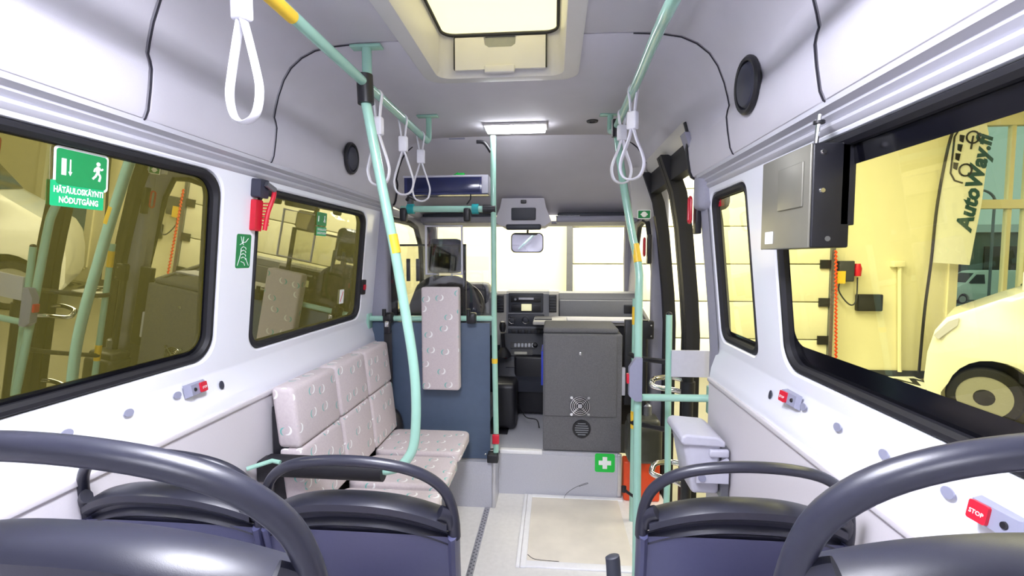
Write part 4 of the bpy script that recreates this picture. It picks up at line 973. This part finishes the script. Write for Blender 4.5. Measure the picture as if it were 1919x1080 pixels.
g = at(1225, 884, Y=2.6); ubar([Vector((.70, 2.62, g.z+.04)), g+Vector((.10, .04, .04)), g+Vector((.02, .03, .035)), g+Vector((-.01, 0, .01)), g+Vector((.0, -.02, -.01)), g+Vector((.1, -.04, -.03)), Vector((.69, 2.5, g.z-.03))], .015, 'door_grab_loop', chrome, 'low chrome grab loop in front of the orange case')
b = B(); b.tube(cr([at(1170, 918, Y=2.6), at(1180, 926, Y=2.55), at(1196, 936, Y=2.5)], 4), .008, 8); b.lathe([(.014, 0), (.014, .03)], 12, Matrix.Translation(at(1169, 922, Y=2.6))); b.build('wheelchair_lever', black, label='small black lever with round end on the floor beside the orange case', cat='lever')
dpst = thing('door_stanchion', 'thick black round stanchion between the door leaf and the bin', 'post', (.6, 2.42, 0))
g = at(1290, 700, Y=2.42); B().cyl((g.x, 2.42, 0), (g.x, 2.42, at(1290, 690, Y=2.42).z), .026, 14).build('tube', black, dpst)
B().cyl((g.x-.0, 2.42, at(1290, 735, Y=2.42).z-.02), (g.x, 2.42, at(1290, 715, Y=2.42).z), .034, 14).build('collar', black, dpst)

# ---- litter bin
bn = thing('litter_bin', 'pale grey plastic litter bin with lid on the right wall panel', 'bin', (.58, 1.9, .4))
Yb0, Yb1 = 1.80, 2.0
tl = at(1285, 840, Y=2.06)
xL = at(1280, 830, Y=1.80).x; xR = XC+.865
zT = at(1310, 826, Y=1.80).z; zB = at(1310, 925, Y=1.80).z
def taper_box(x0, x1, y0, y1, z0, z1, k, r):
    b = B(); b.box(x0, x1, y0, y1, z0, z1, r)
    for v in b.v:
        t_ = (z1-v.z)/(z1-z0); v.x = x1+(v.x-x1)*(1-k*t_); v.y = (y0+y1)/2+(v.y-(y0+y1)/2)*(1-k*.5*t_)
    return b
taper_box(xL, xR-.03, Yb0, Yb1, zB-.01, zT, .28, .018).build('bucket', bin_, bn)
b = B(); b.plate([(xL-.012, zT-.005), (xL-.008, zT+.018), (xL+.01, zT+.026), (xR-.045, zT+.018), (xR-.02, zT-.0), (xR-.02, zT-.02), (xL, zT-.016)], Yb1-Yb0+.03, Matrix(((1, 0, 0, 0), (0, 0, 1, Yb0-.015), (0, 1, 0, 0), (0, 0, 0, 1)))); o = b.build('lid', bin_, bn)
mm = o.modifiers.new('bevel', 'BEVEL'); mm.width = .008; mm.segments = 3
B().box(xR-.075, xR-.005, Yb0-.012, Yb0+.01, zT-.06, zT-.03, .008).build('lid_latch', bin_, bn)
B().plate([(xL+.045, zB+.05), (xR-.01, zB+.05), (xR-.01, zB+.14), (xR-.05, zB+.12), (xL+.045, zB+.085)], .02, Matrix(((1, 0, 0, 0), (0, 0, 1, Yb0-.022), (0, 1, 0, 0), (0, 0, 0, 1)))).build('bracket', bin_, bn)
B().lathe([(.014, 0), (.013, .006)], 14, frame((xL+.065, Yb0-.022, zB+.07), (1, 0, 0), (0, 0, 1))).build('bracket_bolt', plugm, bn)
B().box(xR-.03, xR, Yb0-.0, Yb1, zB-.02, zT-.03, .004).build('wall_plate', steel, bn)

# ================================================================= SMALL THINGS ON WALLS
def oval_plug(s, px, py, w, h, m_, lb, i=None):
    p = sillp(s, px, py); M_ = sillframe(s, p); b = B()
    b.plate([(w*math.cos(2*PI*k/20), h*math.sin(2*PI*k/20)) for k in range(20)], .0025, M_)
    b.build('screw_plug', m_, label=lb, cat='plug', group='oval screw plugs on the white sills')
for px, py, m_, lb in ((125, 813, plugm, 'grey oval plug on the left sill, partly behind the nearest handle'), (241, 774, plugm, 'grey oval plug on the left sill, second from the camera'), (332, 741, plugm, 'grey oval plug on the left sill right beside the stop button'), (415, 722, plugd, 'dark oval plug on the left sill ahead of the stop button')):
    oval_plug(-1, px, py, .014 if m_ is plugm else .010, .010 if m_ is plugm else .014, m_, lb)
for px, py, m_, lb in ((1444, 740, plugd, 'dark oval plug on the right sill before the stop button'), (1506, 763, plugm, 'grey oval plug touching the farther stop button on the right sill'), (1570, 801, plugm, 'grey oval plug on the right sill, next after the stop button'), (1657, 852, plugm, 'grey oval plug on the right sill below the window middle'), (1777, 924, plugm, 'grey oval plug on the right sill framed by the nearest handle')):
    oval_plug(1, px, py, .014 if m_ is plugm else .008, .010 if m_ is plugm else .014, m_, lb)
def stop_btn(s, px, py, sc, lb):
    p = sillp(s, px, py); M_ = sillframe(s, p); t = thing('stop_button', lb, 'button', p, 'stop buttons on the window sills')
    sg_ = 1
    b = B(); W2, H2 = .042*sc, .020*sc
    b.add([M_ @ Vector(v) for v in ((-W2, -H2, 0), (W2, -H2, 0), (W2, H2, 0), (-W2, H2, 0), (-W2*.8, -H2*.8, .02), (W2*.8, -H2*.8, .012), (W2*.8, H2*.8, .012), (-W2*.8, H2*.8, .02))],
          [(0, 1, 2, 3), (4, 7, 6, 5), (0, 4, 5, 1), (1, 5, 6, 2), (2, 6, 7, 3), (3, 7, 4, 0)]); b.build('housing', plugm, t, ang=20)
    rx = s*(-1)*.018*sc
    rx = .018*sc if s < 0 else -.018*sc
    MB = M_ @ Matrix.Translation((rx, 0, .0135 if rx > 0 else .0165)) @ Matrix.Rotation(math.radians(6), 4, 'Y')
    MB = M_ @ Matrix.Translation((rx, 0, .014 if rx > 0 else .018)) @ Matrix.Rotation(.12, 4, 'Y')
    B().plate(rrect(.030*sc, .030*sc, .004), .006, MB).build('red_button', redm, t)
    tb = textb('STOP', .0095*sc, MB @ Matrix.Translation((0, -.002, .0062)), bold=.02); tb.build('stop_lettering', printw, t, fixn=False)
    B().lathe([(.006*sc, 0), (.005*sc, .003)], 12, M_ @ Matrix.Translation((-rx, 0, .018 if rx > 0 else .014))).build('lock_dot', black, t)
stop_btn(-1, 364, 729, 1, 'red and grey stop button on the left sill below the big window')
stop_btn(1, 1487, 749, 1, 'small red and grey stop button at the far end of the right sill')
stop_btn(1, 1880, 977, 1.0, 'red STOP button at the bottom right corner near the camera')
# red push button on the left rear pillar of window
p = wp(-1, 679, 538); M_ = wframe(-1, p); t = thing('door_button', 'small red button on black plate between left window and partition', 'button', p)
B().plate(rrect(.045, .085, .008), .012, M_).build('plate', black, t); B().plate(rrect(.026, .03, .004), .018, M_).build('button', redm, t)
# emergency exit sticker on left window
P0 = wp(-1, 154, 319, .024); M_ = wframe(-1, P0)
t = thing('exit_sign', 'large green emergency exit sticker with white running figure on the left window', 'sign', P0)
SW, SH = .128, .088
B().plate(rrect(SW, SH, .010), .0008, M_).build('white_border', printw, t)
B().plate(rrect(SW-.010, SH-.010, .007), .0016, M_).build('green_field', green, t)
b = B(); MM = M_ @ Matrix.Translation((0, 0, .0014))
b.plate([(-.048, -.018), (-.038, -.018), (-.038, .018), (-.048, .018)], .001, MM)
b.plate([(-.0300, .018), (-.0275, .018), (-.0275, -.010), (-.0300, -.010)], .001, MM); b.plate([(-.033, -.009), (-.0245, -.009), (-.02875, -.018)], .001, MM)
def limb(pts, w):
    for (a1, b1), (a2, b2) in zip(pts, pts[1:]):
        d = Vector((a2-a1, b2-b1)).normalized(); n_ = Vector((-d.y, d.x))*w/2
        b.plate([(a1-n_.x, b1-n_.y), (a2-n_.x, b2-n_.y), (a2+n_.x, b2+n_.y), (a1+n_.x, b1+n_.y)], .001, MM)
b.plate(circ(.0048, 12, .037, .020), .001, MM)
limb([(.037, .014), (.036, .001)], .009); limb([(.036, .001), (.043, -.008), (.040, -.020)], .0045); limb([(.036, .001), (.031, -.009), (.024, -.016)], .0045); limb([(.037, .013), (.029, .008), (.027, .001)], .0035); limb([(.037, .013), (.045, .007), (.049, .011)], .0035)
b.build('pictogram', printw, t)
M2 = wframe(-1, wp(-1, 146, 367, .024))
B().plate(rrect(.124, .056, .003), .0010, M2).build('text_field', greenl, t)
b = textb('HÄTÄULOSKÄYNTI', .0185, M2 @ Matrix.Translation((.002, .008, .0012)) @ Matrix.Scale(.72, 4, (1, 0, 0)), bold=.035); textb('NÖDUTGÅNG', .0185, M2 @ Matrix.Translation((.002, -.014, .0012)) @ Matrix.Scale(.76, 4, (1, 0, 0)), b, bold=.035); b.build('lettering', printw, t, fixn=False)
# reflection of an exit sticker, modelled as reversed sheets on second window
P0 = wp(-1, 603, 411, .024); M_ = wframe(-1, P0) @ Matrix.Scale(-1, 4, (1, 0, 0))
t = thing('exit_sign', 'modelled reflection of a small green exit sticker, reversed, on the second left window', 'sign', P0)
B().plate(rrect(.095, .062, .006), .0008, wframe(-1, P0)).build('green_field', green, t)
MM = wframe(-1, P0) @ Matrix.Translation((0, 0, .001)); b = B(); b.plate([(-.036, -.013), (-.029, -.013), (-.029, .013), (-.036, .013)], .001, MM); b.plate(circ(.004, 10, .026, .014), .001, MM); limb([(.026, .010), (.025, .0), (.031, -.006), (.029, -.015)], .004); limb([(.025, 0), (.018, -.012)], .004); b.build('pictogram', printw, t)
P1 = wp(-1, 602, 434, .024); B().plate(rrect(.095, .042, .003), .0008, wframe(-1, P1)).build('text_field', greenl, t)
Mr = wframe(-1, P1+Vector((.002, 0, 0))) @ Matrix.Scale(-1, 4, (1, 0, 0)); b = textb('HÄTÄULOSKÄYNTI', .0135, Mr @ Matrix.Translation((0, .008, 0)) @ Matrix.Scale(.72, 4, (1, 0, 0)), bold=.03); textb('NÖDUTGÅNG', .0135, Mr @ Matrix.Translation((0, -.009, 0)), b, bold=.03); b.build('lettering', printw, t, fixn=False)
# emergency hammer left
P0 = wp(-1, 478, 385); M_ = wframe(-1, P0)
t = thing('emergency_hammer', 'red emergency hammer in a grey holder on the left window pillar', 'hammer', P0)
B().plate(rrect(.050, .065, .008, 3, -.004, .060), .035, M_).build('grey_holder', plugd, t)
B().plate(rrect(.040, .11, .006, 3, -.005, -.035), .020, M_).build('red_base', redm, t)
b = B(); b.tube(cr([M_ @ Vector(v) for v in ((.005, .075, .045), (.028, .060, .05), (.032, .03, .045), (.024, -.02, .035), (.018, -.085, .03))], 4), .008, 8); b.build('handle', redm, t)
B().tube([M_ @ Vector((-.008, .078, .042)), M_ @ Vector((.028, .062, .052))], .010, 10).build('hammer_head', steel, t)
b = B()
for k in range(8): b.tube([M_ @ Vector((.012, .01-k*.011, .022)), M_ @ Vector((.028, .012-k*.011, .038))], .003, 6)
b.build('grip_ribs', redm, t)
# green hammer-use sticker
P0 = wp(-1, 456, 471); M_ = wframe(-1, P0); t = thing('hammer_sign', 'green sticker with white hand holding a hammer, below the red hammer', 'sign', P0)
B().plate(rrect(.078, .118, .008), .0008, M_).build('green_field', green, t)
b = B()
def wl_(pts): b.tube([M_ @ Vector((x, y, .0012)) for x, y in pts], .0012, 5)
for k in range(4): wl_([(-.012, .012-k*.012), (-.002, .016-k*.012), (.010, .012-k*.012), (.012, .006-k*.012)])
wl_([(-.018, .05), (-.010, .030), (-.002, .022)]); wl_([(.022, .045), (.008, .032), (-.004, .030), (-.022, .022)]); wl_([(-.004, .05), (-.006, .03)]); wl_([(-.03, -.05), (-.022, -.03), (-.016, -.012), (-.014, .010)]); wl_([(.03, -.05), (.020, -.036), (.014, -.024)]); wl_([(-.012, -.036), (.004, -.04), (.010, -.05)])
b.build('pictogram', printw, t)
# wheelchair sticker
p = wp(-1, 631, 661); p = Vector((XC-.879-.0, 2.39, 1.03)); p = at(630, 660, X=XC-.884)
M_ = sillframe(-1, p+Vector((.002, 0, 0))); t = thing('wheelchair_sign', 'small blue wheelchair sticker on the sill above the side bench', 'sign', p)
B().plate(rrect(.045, .068, .004), .001, M_).build('blue_field', bluei, t)
b = B(); MM = M_ @ Matrix.Translation((0, 0, .001)); b.plate(circ(.0045, 10, -.004, .024), .001, MM); limb([(-.004, .018), (-.004, .0), (.008, .0), (.012, -.014)], .004); b.tube([MM @ Vector((-.003+.013*math.cos(q_), -.010+.013*math.sin(q_), .001)) for q_ in [PI*.6+k*PI*1.3/12 for k in range(13)]], .0016, 5); b.build('pictogram', printw, t)
# white sticker on second left window
p = wp(-1, 640, 556, .024); b = B(); b.plate(rrect(.05, .075, .004), .001, wframe(-1, p)); st = b.build('white_sticker', printw, label='small white sticker with a red bar at the edge of the second left window', cat='sticker')
b = B(); b.plate([(-.003, -.03), (.003, -.03), (.003, .03), (-.003, .03)], .0016, wframe(-1, p) @ Matrix.Rotation(-.5, 4, 'Z')); ob = b.build('red_bar', redm, st)
# speakers
def speaker(p, nrm_, r, s, lb):
    M_ = frame(p, (0, -s, 0), Vector((-s*.06, 0, 1))); t = thing('ceiling_speaker', lb, 'speaker', p)
    b = B(); b.lathe([(r, 0), (r, .008), (r*.93, .014), (r*.82, .012), (r*.80, .004)], 32, M_); b.build('rim', black, t)
    b = B(); b.lathe([(r*.80, .004), (r*.7, .014), (r*.4, .020), (.005, .022)], 28, M_); b.build('grille', plugd, t)
p = at(657, 297, X=XC-.772); speaker(p, None, .076, -1, 'round black speaker in the left headliner ahead of the hanging straps')
p = at(1403, 160, X=XC+.772); speaker(p, None, .082, 1, 'round black speaker in the right headliner above the small window')
# ceiling discs
for px, py, r, m_, lb in ((1110, 226, .033, black, 'round black ceiling vent nearest the lit lamp on its right'),):
    p = at(px, py, Z=2.246); b = B(); b.lathe([(r, 0), (r*.9, -.008), (r*.5, -.008), (r*.45, -.002)], 24, Matrix.Translation(p)); b.build('ceiling_disc', m_, label=lb, cat='vent')
for px, py, r, lb in ((1098, 275, .033, 'round black vent in the sloping cab headliner, right of the pole'), (850, 278, .03, 'round dark vent in the cab headliner above the sign box')):
    p = at(px, py, Y=3.08); b = B(); b.lathe([(r, .012), (r*.9, -.008), (r*.5, -.008), (r*.45, -.002)], 24, Matrix.Translation(p) @ Matrix.Rotation(-.45, 4, 'X')); b.build('ceiling_disc', black, label=lb, cat='vent')
p = at(857, 261, Z=2.24); b = B(); b.box(p.x-.05, p.x+.05, p.y-.02, p.y+.02, 2.236, 2.247, .004); b.build('ceiling_cover_plate', plugm, label='flat grey cover plate on the ceiling above the sign box', cat='cover')
# right-hand hammers and stickers near the door
def red_grip(p, sc, lb):
    t = thing('emergency_hammer', lb, 'hammer', p)
    B().box(p.x+.0, p.x+.025, p.y-.05*sc, p.y-.005, p.z-.095*sc, p.z+.085*sc, .005).build('black_holder', black, t)
    b = B(); b.tube([p+Vector((-.012, y_*sc, z_*sc)) for y_, z_ in rrect(.035, .11, .014, 3, .0, .01)], .006*sc, 8, closed=True); b.build('red_grip', redm, t)
red_grip(at(1298, 398, X=.60), 1.0, 'red emergency hammer on black holder by the rear edge of the door')
red_grip(at(1211, 466, X=.58), 1.0, 'red emergency hammer on the pillar ahead of the door')
p = at(1207, 402, Y=3.06); M_ = frame(p, (1, 0, 0), (0, 0, 1)); t = thing('camera_sign', 'small green sticker with white round mark above the door pillar', 'sign', p)
B().plate(rrect(.082, .056, .003), .002, M_).build('white_field', printw, t); B().plate(rrect(.072, .046, .003), .003, M_).build('green_field', green, t); B().plate(circ(.017), .004, M_).build('white_disc', printw, t)
for sx in (-1, 1): B().plate([(sx*.012-.004, -.004), (sx*.012+.01*sx, -.004), (sx*.012+.01*sx, .004), (sx*.012-.004, .004)], .0042, M_).build('white_bar', printw, t)
p = wp(1, 1345, 375, .023); M_ = wframe(1, p); t = thing('red_sticker', 'small red sticker with white lettering in the corner of the small right window', 'sticker', p)
B().plate(rrect(.075, .055, .003), .001, M_).build('red_field', redm, t)
b = B()
for k, ww in enumerate((.052, .024, .05, .02)): b.plate([(-ww/2, .018-k*.012), (ww/2, .018-k*.012), (ww/2, .0155-k*.012), (-ww/2, .0155-k*.012)], .0015, M_)
b.build('print_lines', printw, t)

# ---- monitor box on the right wall
mx0 = .57; ya, yb = at(1521, 300, X=mx0).y, at(1430, 330, X=mx0).y
tz = at(1521, 268, X=mx0).z; bz = at(1547, 463, X=mx0).z
mo = thing('monitor_box', 'grey and black monitor box hanging at the front edge of the right window', 'monitor', (mx0+.05, (ya+yb)/2, bz))
B().box(mx0+.004, .655, ya+.0, yb, bz, tz, .004).build('housing', black, mo)
B().box(mx0, mx0+.006, ya+.004, yb+.002, bz, tz, .002).build('back_plate', plategrey, mo)
B().box(mx0-.004, mx0, ya+.03, ya+.15, bz+.095, tz-.035, .0015).build('service_cover', plategrey, mo)
B().plate(rrect(.045, .032, .002), .001, frame((mx0-.0005, yb-.05, bz+.03), (0, -1, 0), (0, 0, 1))).build('white_label', printw, mo)
for zz_ in (tz-.02, tz-.105): B().lathe([(.007, 0), (.005, .004)], 10, frame((mx0+.025, ya, zz_), (1, 0, 0), (0, 0, 1))).build('bolt', chrome, mo)
B().lathe([(.006, 0), (.006, .001)], 10, frame((mx0+.04, ya, bz+.02), (1, 0, 0), (0, 0, 1))).build('socket', steel, mo)
B().box(.635, .665, ya+.0, ya+.02, bz+.05, tz+.01, .002).build('mounting_rail', rubber, mo)
p = at(1535, 232, X=.585); B().tube([p+Vector((.0, 0, .02)), Vector((mx0+.012, ya+.01, tz-.01))], .005, 8).build('hanger_rod', chrome, mo)
B().lathe([(.012, 0), (.012, .006)], 12, Matrix.Translation(p)).build('rod_grommet', black, mo)

# ================================================================= HALL contents
# flag
fY = 8.05
fl_ = thing('advertising_flag', 'white beach flag with slanted dark lettering and van drawing by the hall wall', 'flag', at(1722, 700, Y=fY))
f0 = at(1760, 300, Y=fY)
pts = [at(x, y, Y=fY) for x, y in ((1745, 492), (1752, 430), (1758, 380), (1768, 320), (1782, 260), (1800, 222), (1826, 205), (1846, 215), (1853, 250), (1850, 300), (1840, 380), (1828, 440), (1817, 497))]
b = B(); b.plate([(p.x, p.z) for p in pts], .012, Matrix(((1, 0, 0, 0), (0, 0, 1, fY), (0, 1, 0, 0), (0, 0, 0, 1)))); b.build('cloth', flagm, fl_)
b = B(); b.tube(cr([at(1722, 698, Y=fY), at(1733, 580, Y=fY), at(1745, 490, Y=fY), at(1757, 380, Y=fY), at(1781, 260, Y=fY), at(1805, 215, Y=fY), at(1830, 203, Y=fY)], 5), .02, 8); b.build('pole', black, fl_)
pA = at(1808, 425, Y=fY-.006); pB = at(1850, 248, Y=fY-.006); pB = at(1846, 262, Y=fY-.006)
xd = (pB-pA).normalized(); Mt = frame((pA+pB)/2, xd, Vector((0, 0, 1)).cross(xd)*1.0 if False else Vector((-1, 0, .2)))
b = textb('AutoWay.fi', (pB-pA).length*.235, Mt, bold=.045, font_shear=.2); b.build('lettering', printd, fl_, fixn=False)
b = B(); q0 = at(1802, 290, Y=fY-.004); Mv = frame(q0, xd, Vector((-1, 0, .2))); b.m = Mv
def vl(pts, w=.012): b.tube([(x, y, .006) for x, y in pts], w, 6)
vl([(-.42, -.10), (-.40, .02), (-.30, .10), (.25, .16), (.42, .10), (.46, -.06)]); vl([(.30, .0+-.10), (.10, -.11)]); 
for cx_ in (-.22, .28): vl([(cx_+.09*math.cos(t_*PI/8), -.10+.09*math.sin(t_*PI/8)) for t_ in range(17)])
for k in range(4): b.plate([(-.24+k*.14, .02), (-.13+k*.14, .02), (-.13+k*.14, .09), (-.22+k*.14, .075)], .008)
b.build('van_drawing', printk, fl_)
# board lying on the floor
bp_ = [at(1597, 708, Z=GZ+.01), at(1712, 708, Z=GZ+.01), at(1766, 733, Z=GZ+.01), at(1640, 731, Z=GZ+.01)]
b = B(); b.add([(p.x, p.y, GZ+.002) for p in bp_]+[(p.x, p.y, GZ+.03) for p in bp_], [(3, 2, 1, 0), (4, 5, 6, 7), (0, 1, 5, 4), (1, 2, 6, 5), (2, 3, 7, 6), (3, 0, 4, 7)])
bo_ = b.build('floor_board', printw, label='white board with black lettering lying on the hall floor', cat='board')
cc = sum((p for p in bp_), Vector())/4; Mt = frame((cc.x, cc.y, GZ+.031), bp_[1]-bp_[0], Vector((0, 1, 0)))
textb('AutoWay', .62, Mt, bold=.02, font_shear=.2).build('lettering', printk, bo_, fixn=False)
# control box + cable
cbx = thing('door_control_box', 'grey control box with yellow label and red switch on the hall wall', 'control box', at(1583, 528, Y=8.25))
a = at(1571, 489, Y=8.2); c = at(1598, 528, Y=8.2)
B().box(a.x, c.x, 8.15, 8.3, c.z, a.z, .02).build('housing', hallskirt, cbx)
g = at(1577, 520, Y=8.14); B().box(g.x-.06, g.x+.06, 8.135, 8.15, g.z-.1, g.z+.1).build('yellow_label', yellow, cbx)
g = at(1607, 506, Y=8.2); B().lathe([(.05, 0), (.06, .12), (.04, .2)], 12, Matrix.Translation(g-Vector((0, 0, .1)))).build('red_switch', redm, cbx)
b = B(); b.tube(cr([at(1574, 528, Y=8.2), at(1572, 545, Y=8.2), at(1585, 565, Y=8.2), at(1597, 572, Y=8.2), at(1605, 560, Y=8.2), at(1607, 520, Y=8.2)], 5), .012, 6); b.build('cable', hallskirt, cbx)
a = at(1609, 552, Y=8.2); c = at(1655, 584, Y=8.2); b = B(); b.box(a.x, c.x, 8.2, 8.3, c.z, a.z, .02); b.build('wall_letterbox', black, label='black rectangular box fixed to the cream hall wall right of the control box', cat='box')
b = B(); b.tube([at(1566+(2 if k % 2 else -1), 470+k*3.6, Y=8.1) for k in range(66)], .018, 6); b.build('red_air_hose', orange, label='coiled orange-red hose hanging beside the sectional door', cat='hose')
b = B(); a = at(1686, 495, Y=8.25); b.cyl(a, at(1686, 697, Y=8.25), .03, 8); b.box(a.x-.12, a.x+.06, 8.2, 8.3, a.z-.05, a.z+.05, .01); b.build('wall_conduit', hallwall, label='cream conduit with small junction box running down the hall wall', cat='pipe')

# white van parked outside
def van(loc, sc, lb, name, full=True, rz=0):
    t = thing(name, lb, 'van' if full else 'car', loc); L0 = Vector(loc)
    def Pt(x, y, z): return (L0.x+x*sc, L0.y+y*sc, L0.z+z*sc)
    # profile along x (front at x=0), height z
    pr = [(.02, .30), (-.02, .45), (.0, .80), (.06, 1.08), (.16, 1.24), (.60, 1.48), (.80, 1.58), (1.45, 2.32), (1.65, 2.45), (2.2, 2.52), (5.2, 2.52), (5.3, 2.3), (5.35, .5), (5.3, .30)]
    arch = lambda cx_: [(cx_+.44*math.cos(a_), .34+.44*math.sin(a_)) for a_ in [PI*k/12 for k in range(13)]]
    low = [(4.74, .30)]+[p for p in arch(4.3)][0:]+[(3.86, .30), (.96, .30)]+arch(.52)+[(.08, .30)]
    poly = pr+low[0:]
    ins = [0.0, .08, .5, .92, 1]
    W_ = 1.9
    b = B(); n_ = len(poly); rows = [(.0, .0), (.10, .03), (W_/2, .03), (W_-.10, .03), (W_, .0)]
    def inset(p, y): 
        z_ = p[1]; lean = max(0, z_-1.1)*.14; nose = max(0, .5-p[0])*.25*(1 if p[0] < .5 else 0)
        return lean, nose
    vs_ = []
    ys = [0, .06, .3, 1.6, 1.84, 1.9]
    for k, y_ in enumerate(ys):
        for (x_, z_) in poly:
            lean, nose = inset((x_, z_), y_); side_ = -1 if y_ > .95 else 1; edge = 1 if k in (0, 5) else (.5 if k in (1, 4) else 0)
            top_round = .06 if (k in (0, 5) and z_ > .8) else 0
            vs_.append(Pt(x_+(nose*.6+.05 if k in (0, 5) and x_ < 1 else 0)*1.0*(1 if z_ > .4 else .6), y_+side_*lean*(1 if k in (0, 1, 4, 5) else 0), z_-top_round*(1 if z_ > 1.0 else .3)))
    fs_ = []
    for k in range(5):
        for i in range(n_): fs_.append((k*n_+i, k*n_+(i+1) % n_, (k+1)*n_+(i+1) % n_, (k+1)*n_+i))
    b.add(vs_, fs_)
    for k in (0, 5):
        tr_ = tessellate_polygon([[Vector((x_, z_, 0)) for x_, z_ in poly]])
        b.f += [tuple(k*n_+j for j in q_) for q_ in tr_]
    b.build('body', vanw, t, ang=50)
    # glass: side window, windscreen
    def sidep(pts, m_, nm, off=.012):
        for yy, sgn in ((0, 1), (1.9, -1)):
            bb_ = B(); n2 = len(pts)
            v1 = [Pt(x_, yy+sgn*(max(0, z_-1.1)*.14-off), z_) for x_, z_ in pts]; v2 = [Pt(x_, yy+sgn*(max(0, z_-1.1)*.14+.03), z_) for x_, z_ in pts]
            bb_.add(v1+v2, [tuple(range(n2)), tuple(range(2*n2-1, n2-1, -1))]+[(i, n2+i, n2+(i+1) % n2, (i+1) % n2) for i in range(n2)]); bb_.build(nm, m_, t)
    sidep([(.92, 1.58), (1.02, 1.52), (2.05, 1.52), (2.05, 2.2), (1.50, 2.2)], vang, 'side_window')
    bb_ = B(); bb_.add([Pt(.80, .22, 1.60), Pt(.80, 1.68, 1.60), Pt(1.41, 1.58, 2.30), Pt(1.41, .32, 2.30), Pt(.92, .22, 1.55), Pt(.92, 1.68, 1.55), Pt(1.5, 1.58, 2.25), Pt(1.5, .32, 2.25)], [(0, 1, 2, 3), (7, 6, 5, 4), (0, 4, 5, 1), (1, 5, 6, 2), (2, 6, 7, 3), (3, 7, 4, 0)]); bb_.build('windscreen', vang, t)
    if full:
        for y_ in (-.004, 1.894):
            pass
        sidep([(.05, 1.02), (.10, .98), (.26, 1.16), (.27, 1.25), (.18, 1.20)], bin_, 'headlamp')
        b2 = B(); 
        for xx in (1.06, 2.2): b2.box(Pt(xx, 0, 0)[0], Pt(xx+.012, 0, 0)[0], L0.y-.006, L0.y+.02, Pt(0, 0, .42)[2], Pt(0, 0, 1.50)[2])
        b2.build('door_gap', steel, t)
        b2 = B(); m0 = Vector(Pt(.86, -.18, 1.60)); b2.box(m0.x-.08, m0.x+.14, m0.y-.12, m0.y+.10, m0.z-.13, m0.z+.22, .04); b2.box(m0.x-.0, m0.x+.1, m0.y+.05, m0.y+.3, m0.z-.12, m0.z-.04, .02); b2.build('wing_mirror', black, t)
        b2 = B(); b2.box(m0.x-.10, m0.x-.06, m0.y-.10, m0.y+.08, m0.z-.0, m0.z+.21, .015); b2.build('mirror_shell', vanw, t)
    for cx_ in (.52, 4.3):
        for yy, sg2 in ((.02, -1), (1.66, 1)):
            c_ = Pt(cx_, yy+.1, .34); Mw = Matrix.Translation(c_) @ Matrix.Rotation(PI/2 if sg2 < 0 else -PI/2, 4, 'X') @ Matrix.Scale(sc, 4)
            o_ = B().lathe([(.22, -.1), (.32, -.1), (.34, -.07), (.34, .07), (.32, .10), (.245, .105), (.24, .09)], 32, Mw).build('tyre', tyre, t)
            b2 = B().lathe([(.245, .10), (.235, .085), (.225, .06), (.19, .05), (.17, .075), (.14, .08), (.11, .055), (.05, .06)], 32, Mw); b2.build('wheel_rim', rimm, o_)
            if full and sg2 < 0:
                b2 = B()
                for k in range(12): b2.lathe([(.022, .05), (.022, .088)], 8, Mw @ Matrix.Translation((.192*math.cos(k*PI/6), .198*math.sin(k*PI/6), 0)))
                b2.lathe([(.10, .05), (.095, .10), (.03, .11)], 16, Mw); b2.build('rim_holes', tyre, o_)
    b2 = B(); b2.box(Pt(.3, 0, 0)[0], Pt(5, 0, 0)[0], Pt(0, .25, 0)[1], Pt(0, 1.65, 0)[1], Pt(0, 0, .22)[2], Pt(0, 0, .9)[2]); b2.build('underbody', black, t)
    t.rotation_euler.z = rz
    return t
wv = at(1845, 729, Y=5.95)
RZ = math.radians(-40); ofs = Matrix.Rotation(RZ, 3, 'Z') @ Vector((.52, .05, 0))
van((wv.x-ofs.x, 5.95-ofs.y, GZ), 1.0, 'white panel van parked in the hall outside the right window', 'panel_van', rz=RZ)
p = at(1830, 478, Y=24); van((p.x-.8, 24, GZ-.15), .62, 'small white car parked outside beyond the hall window', 'parked_car', full=False)
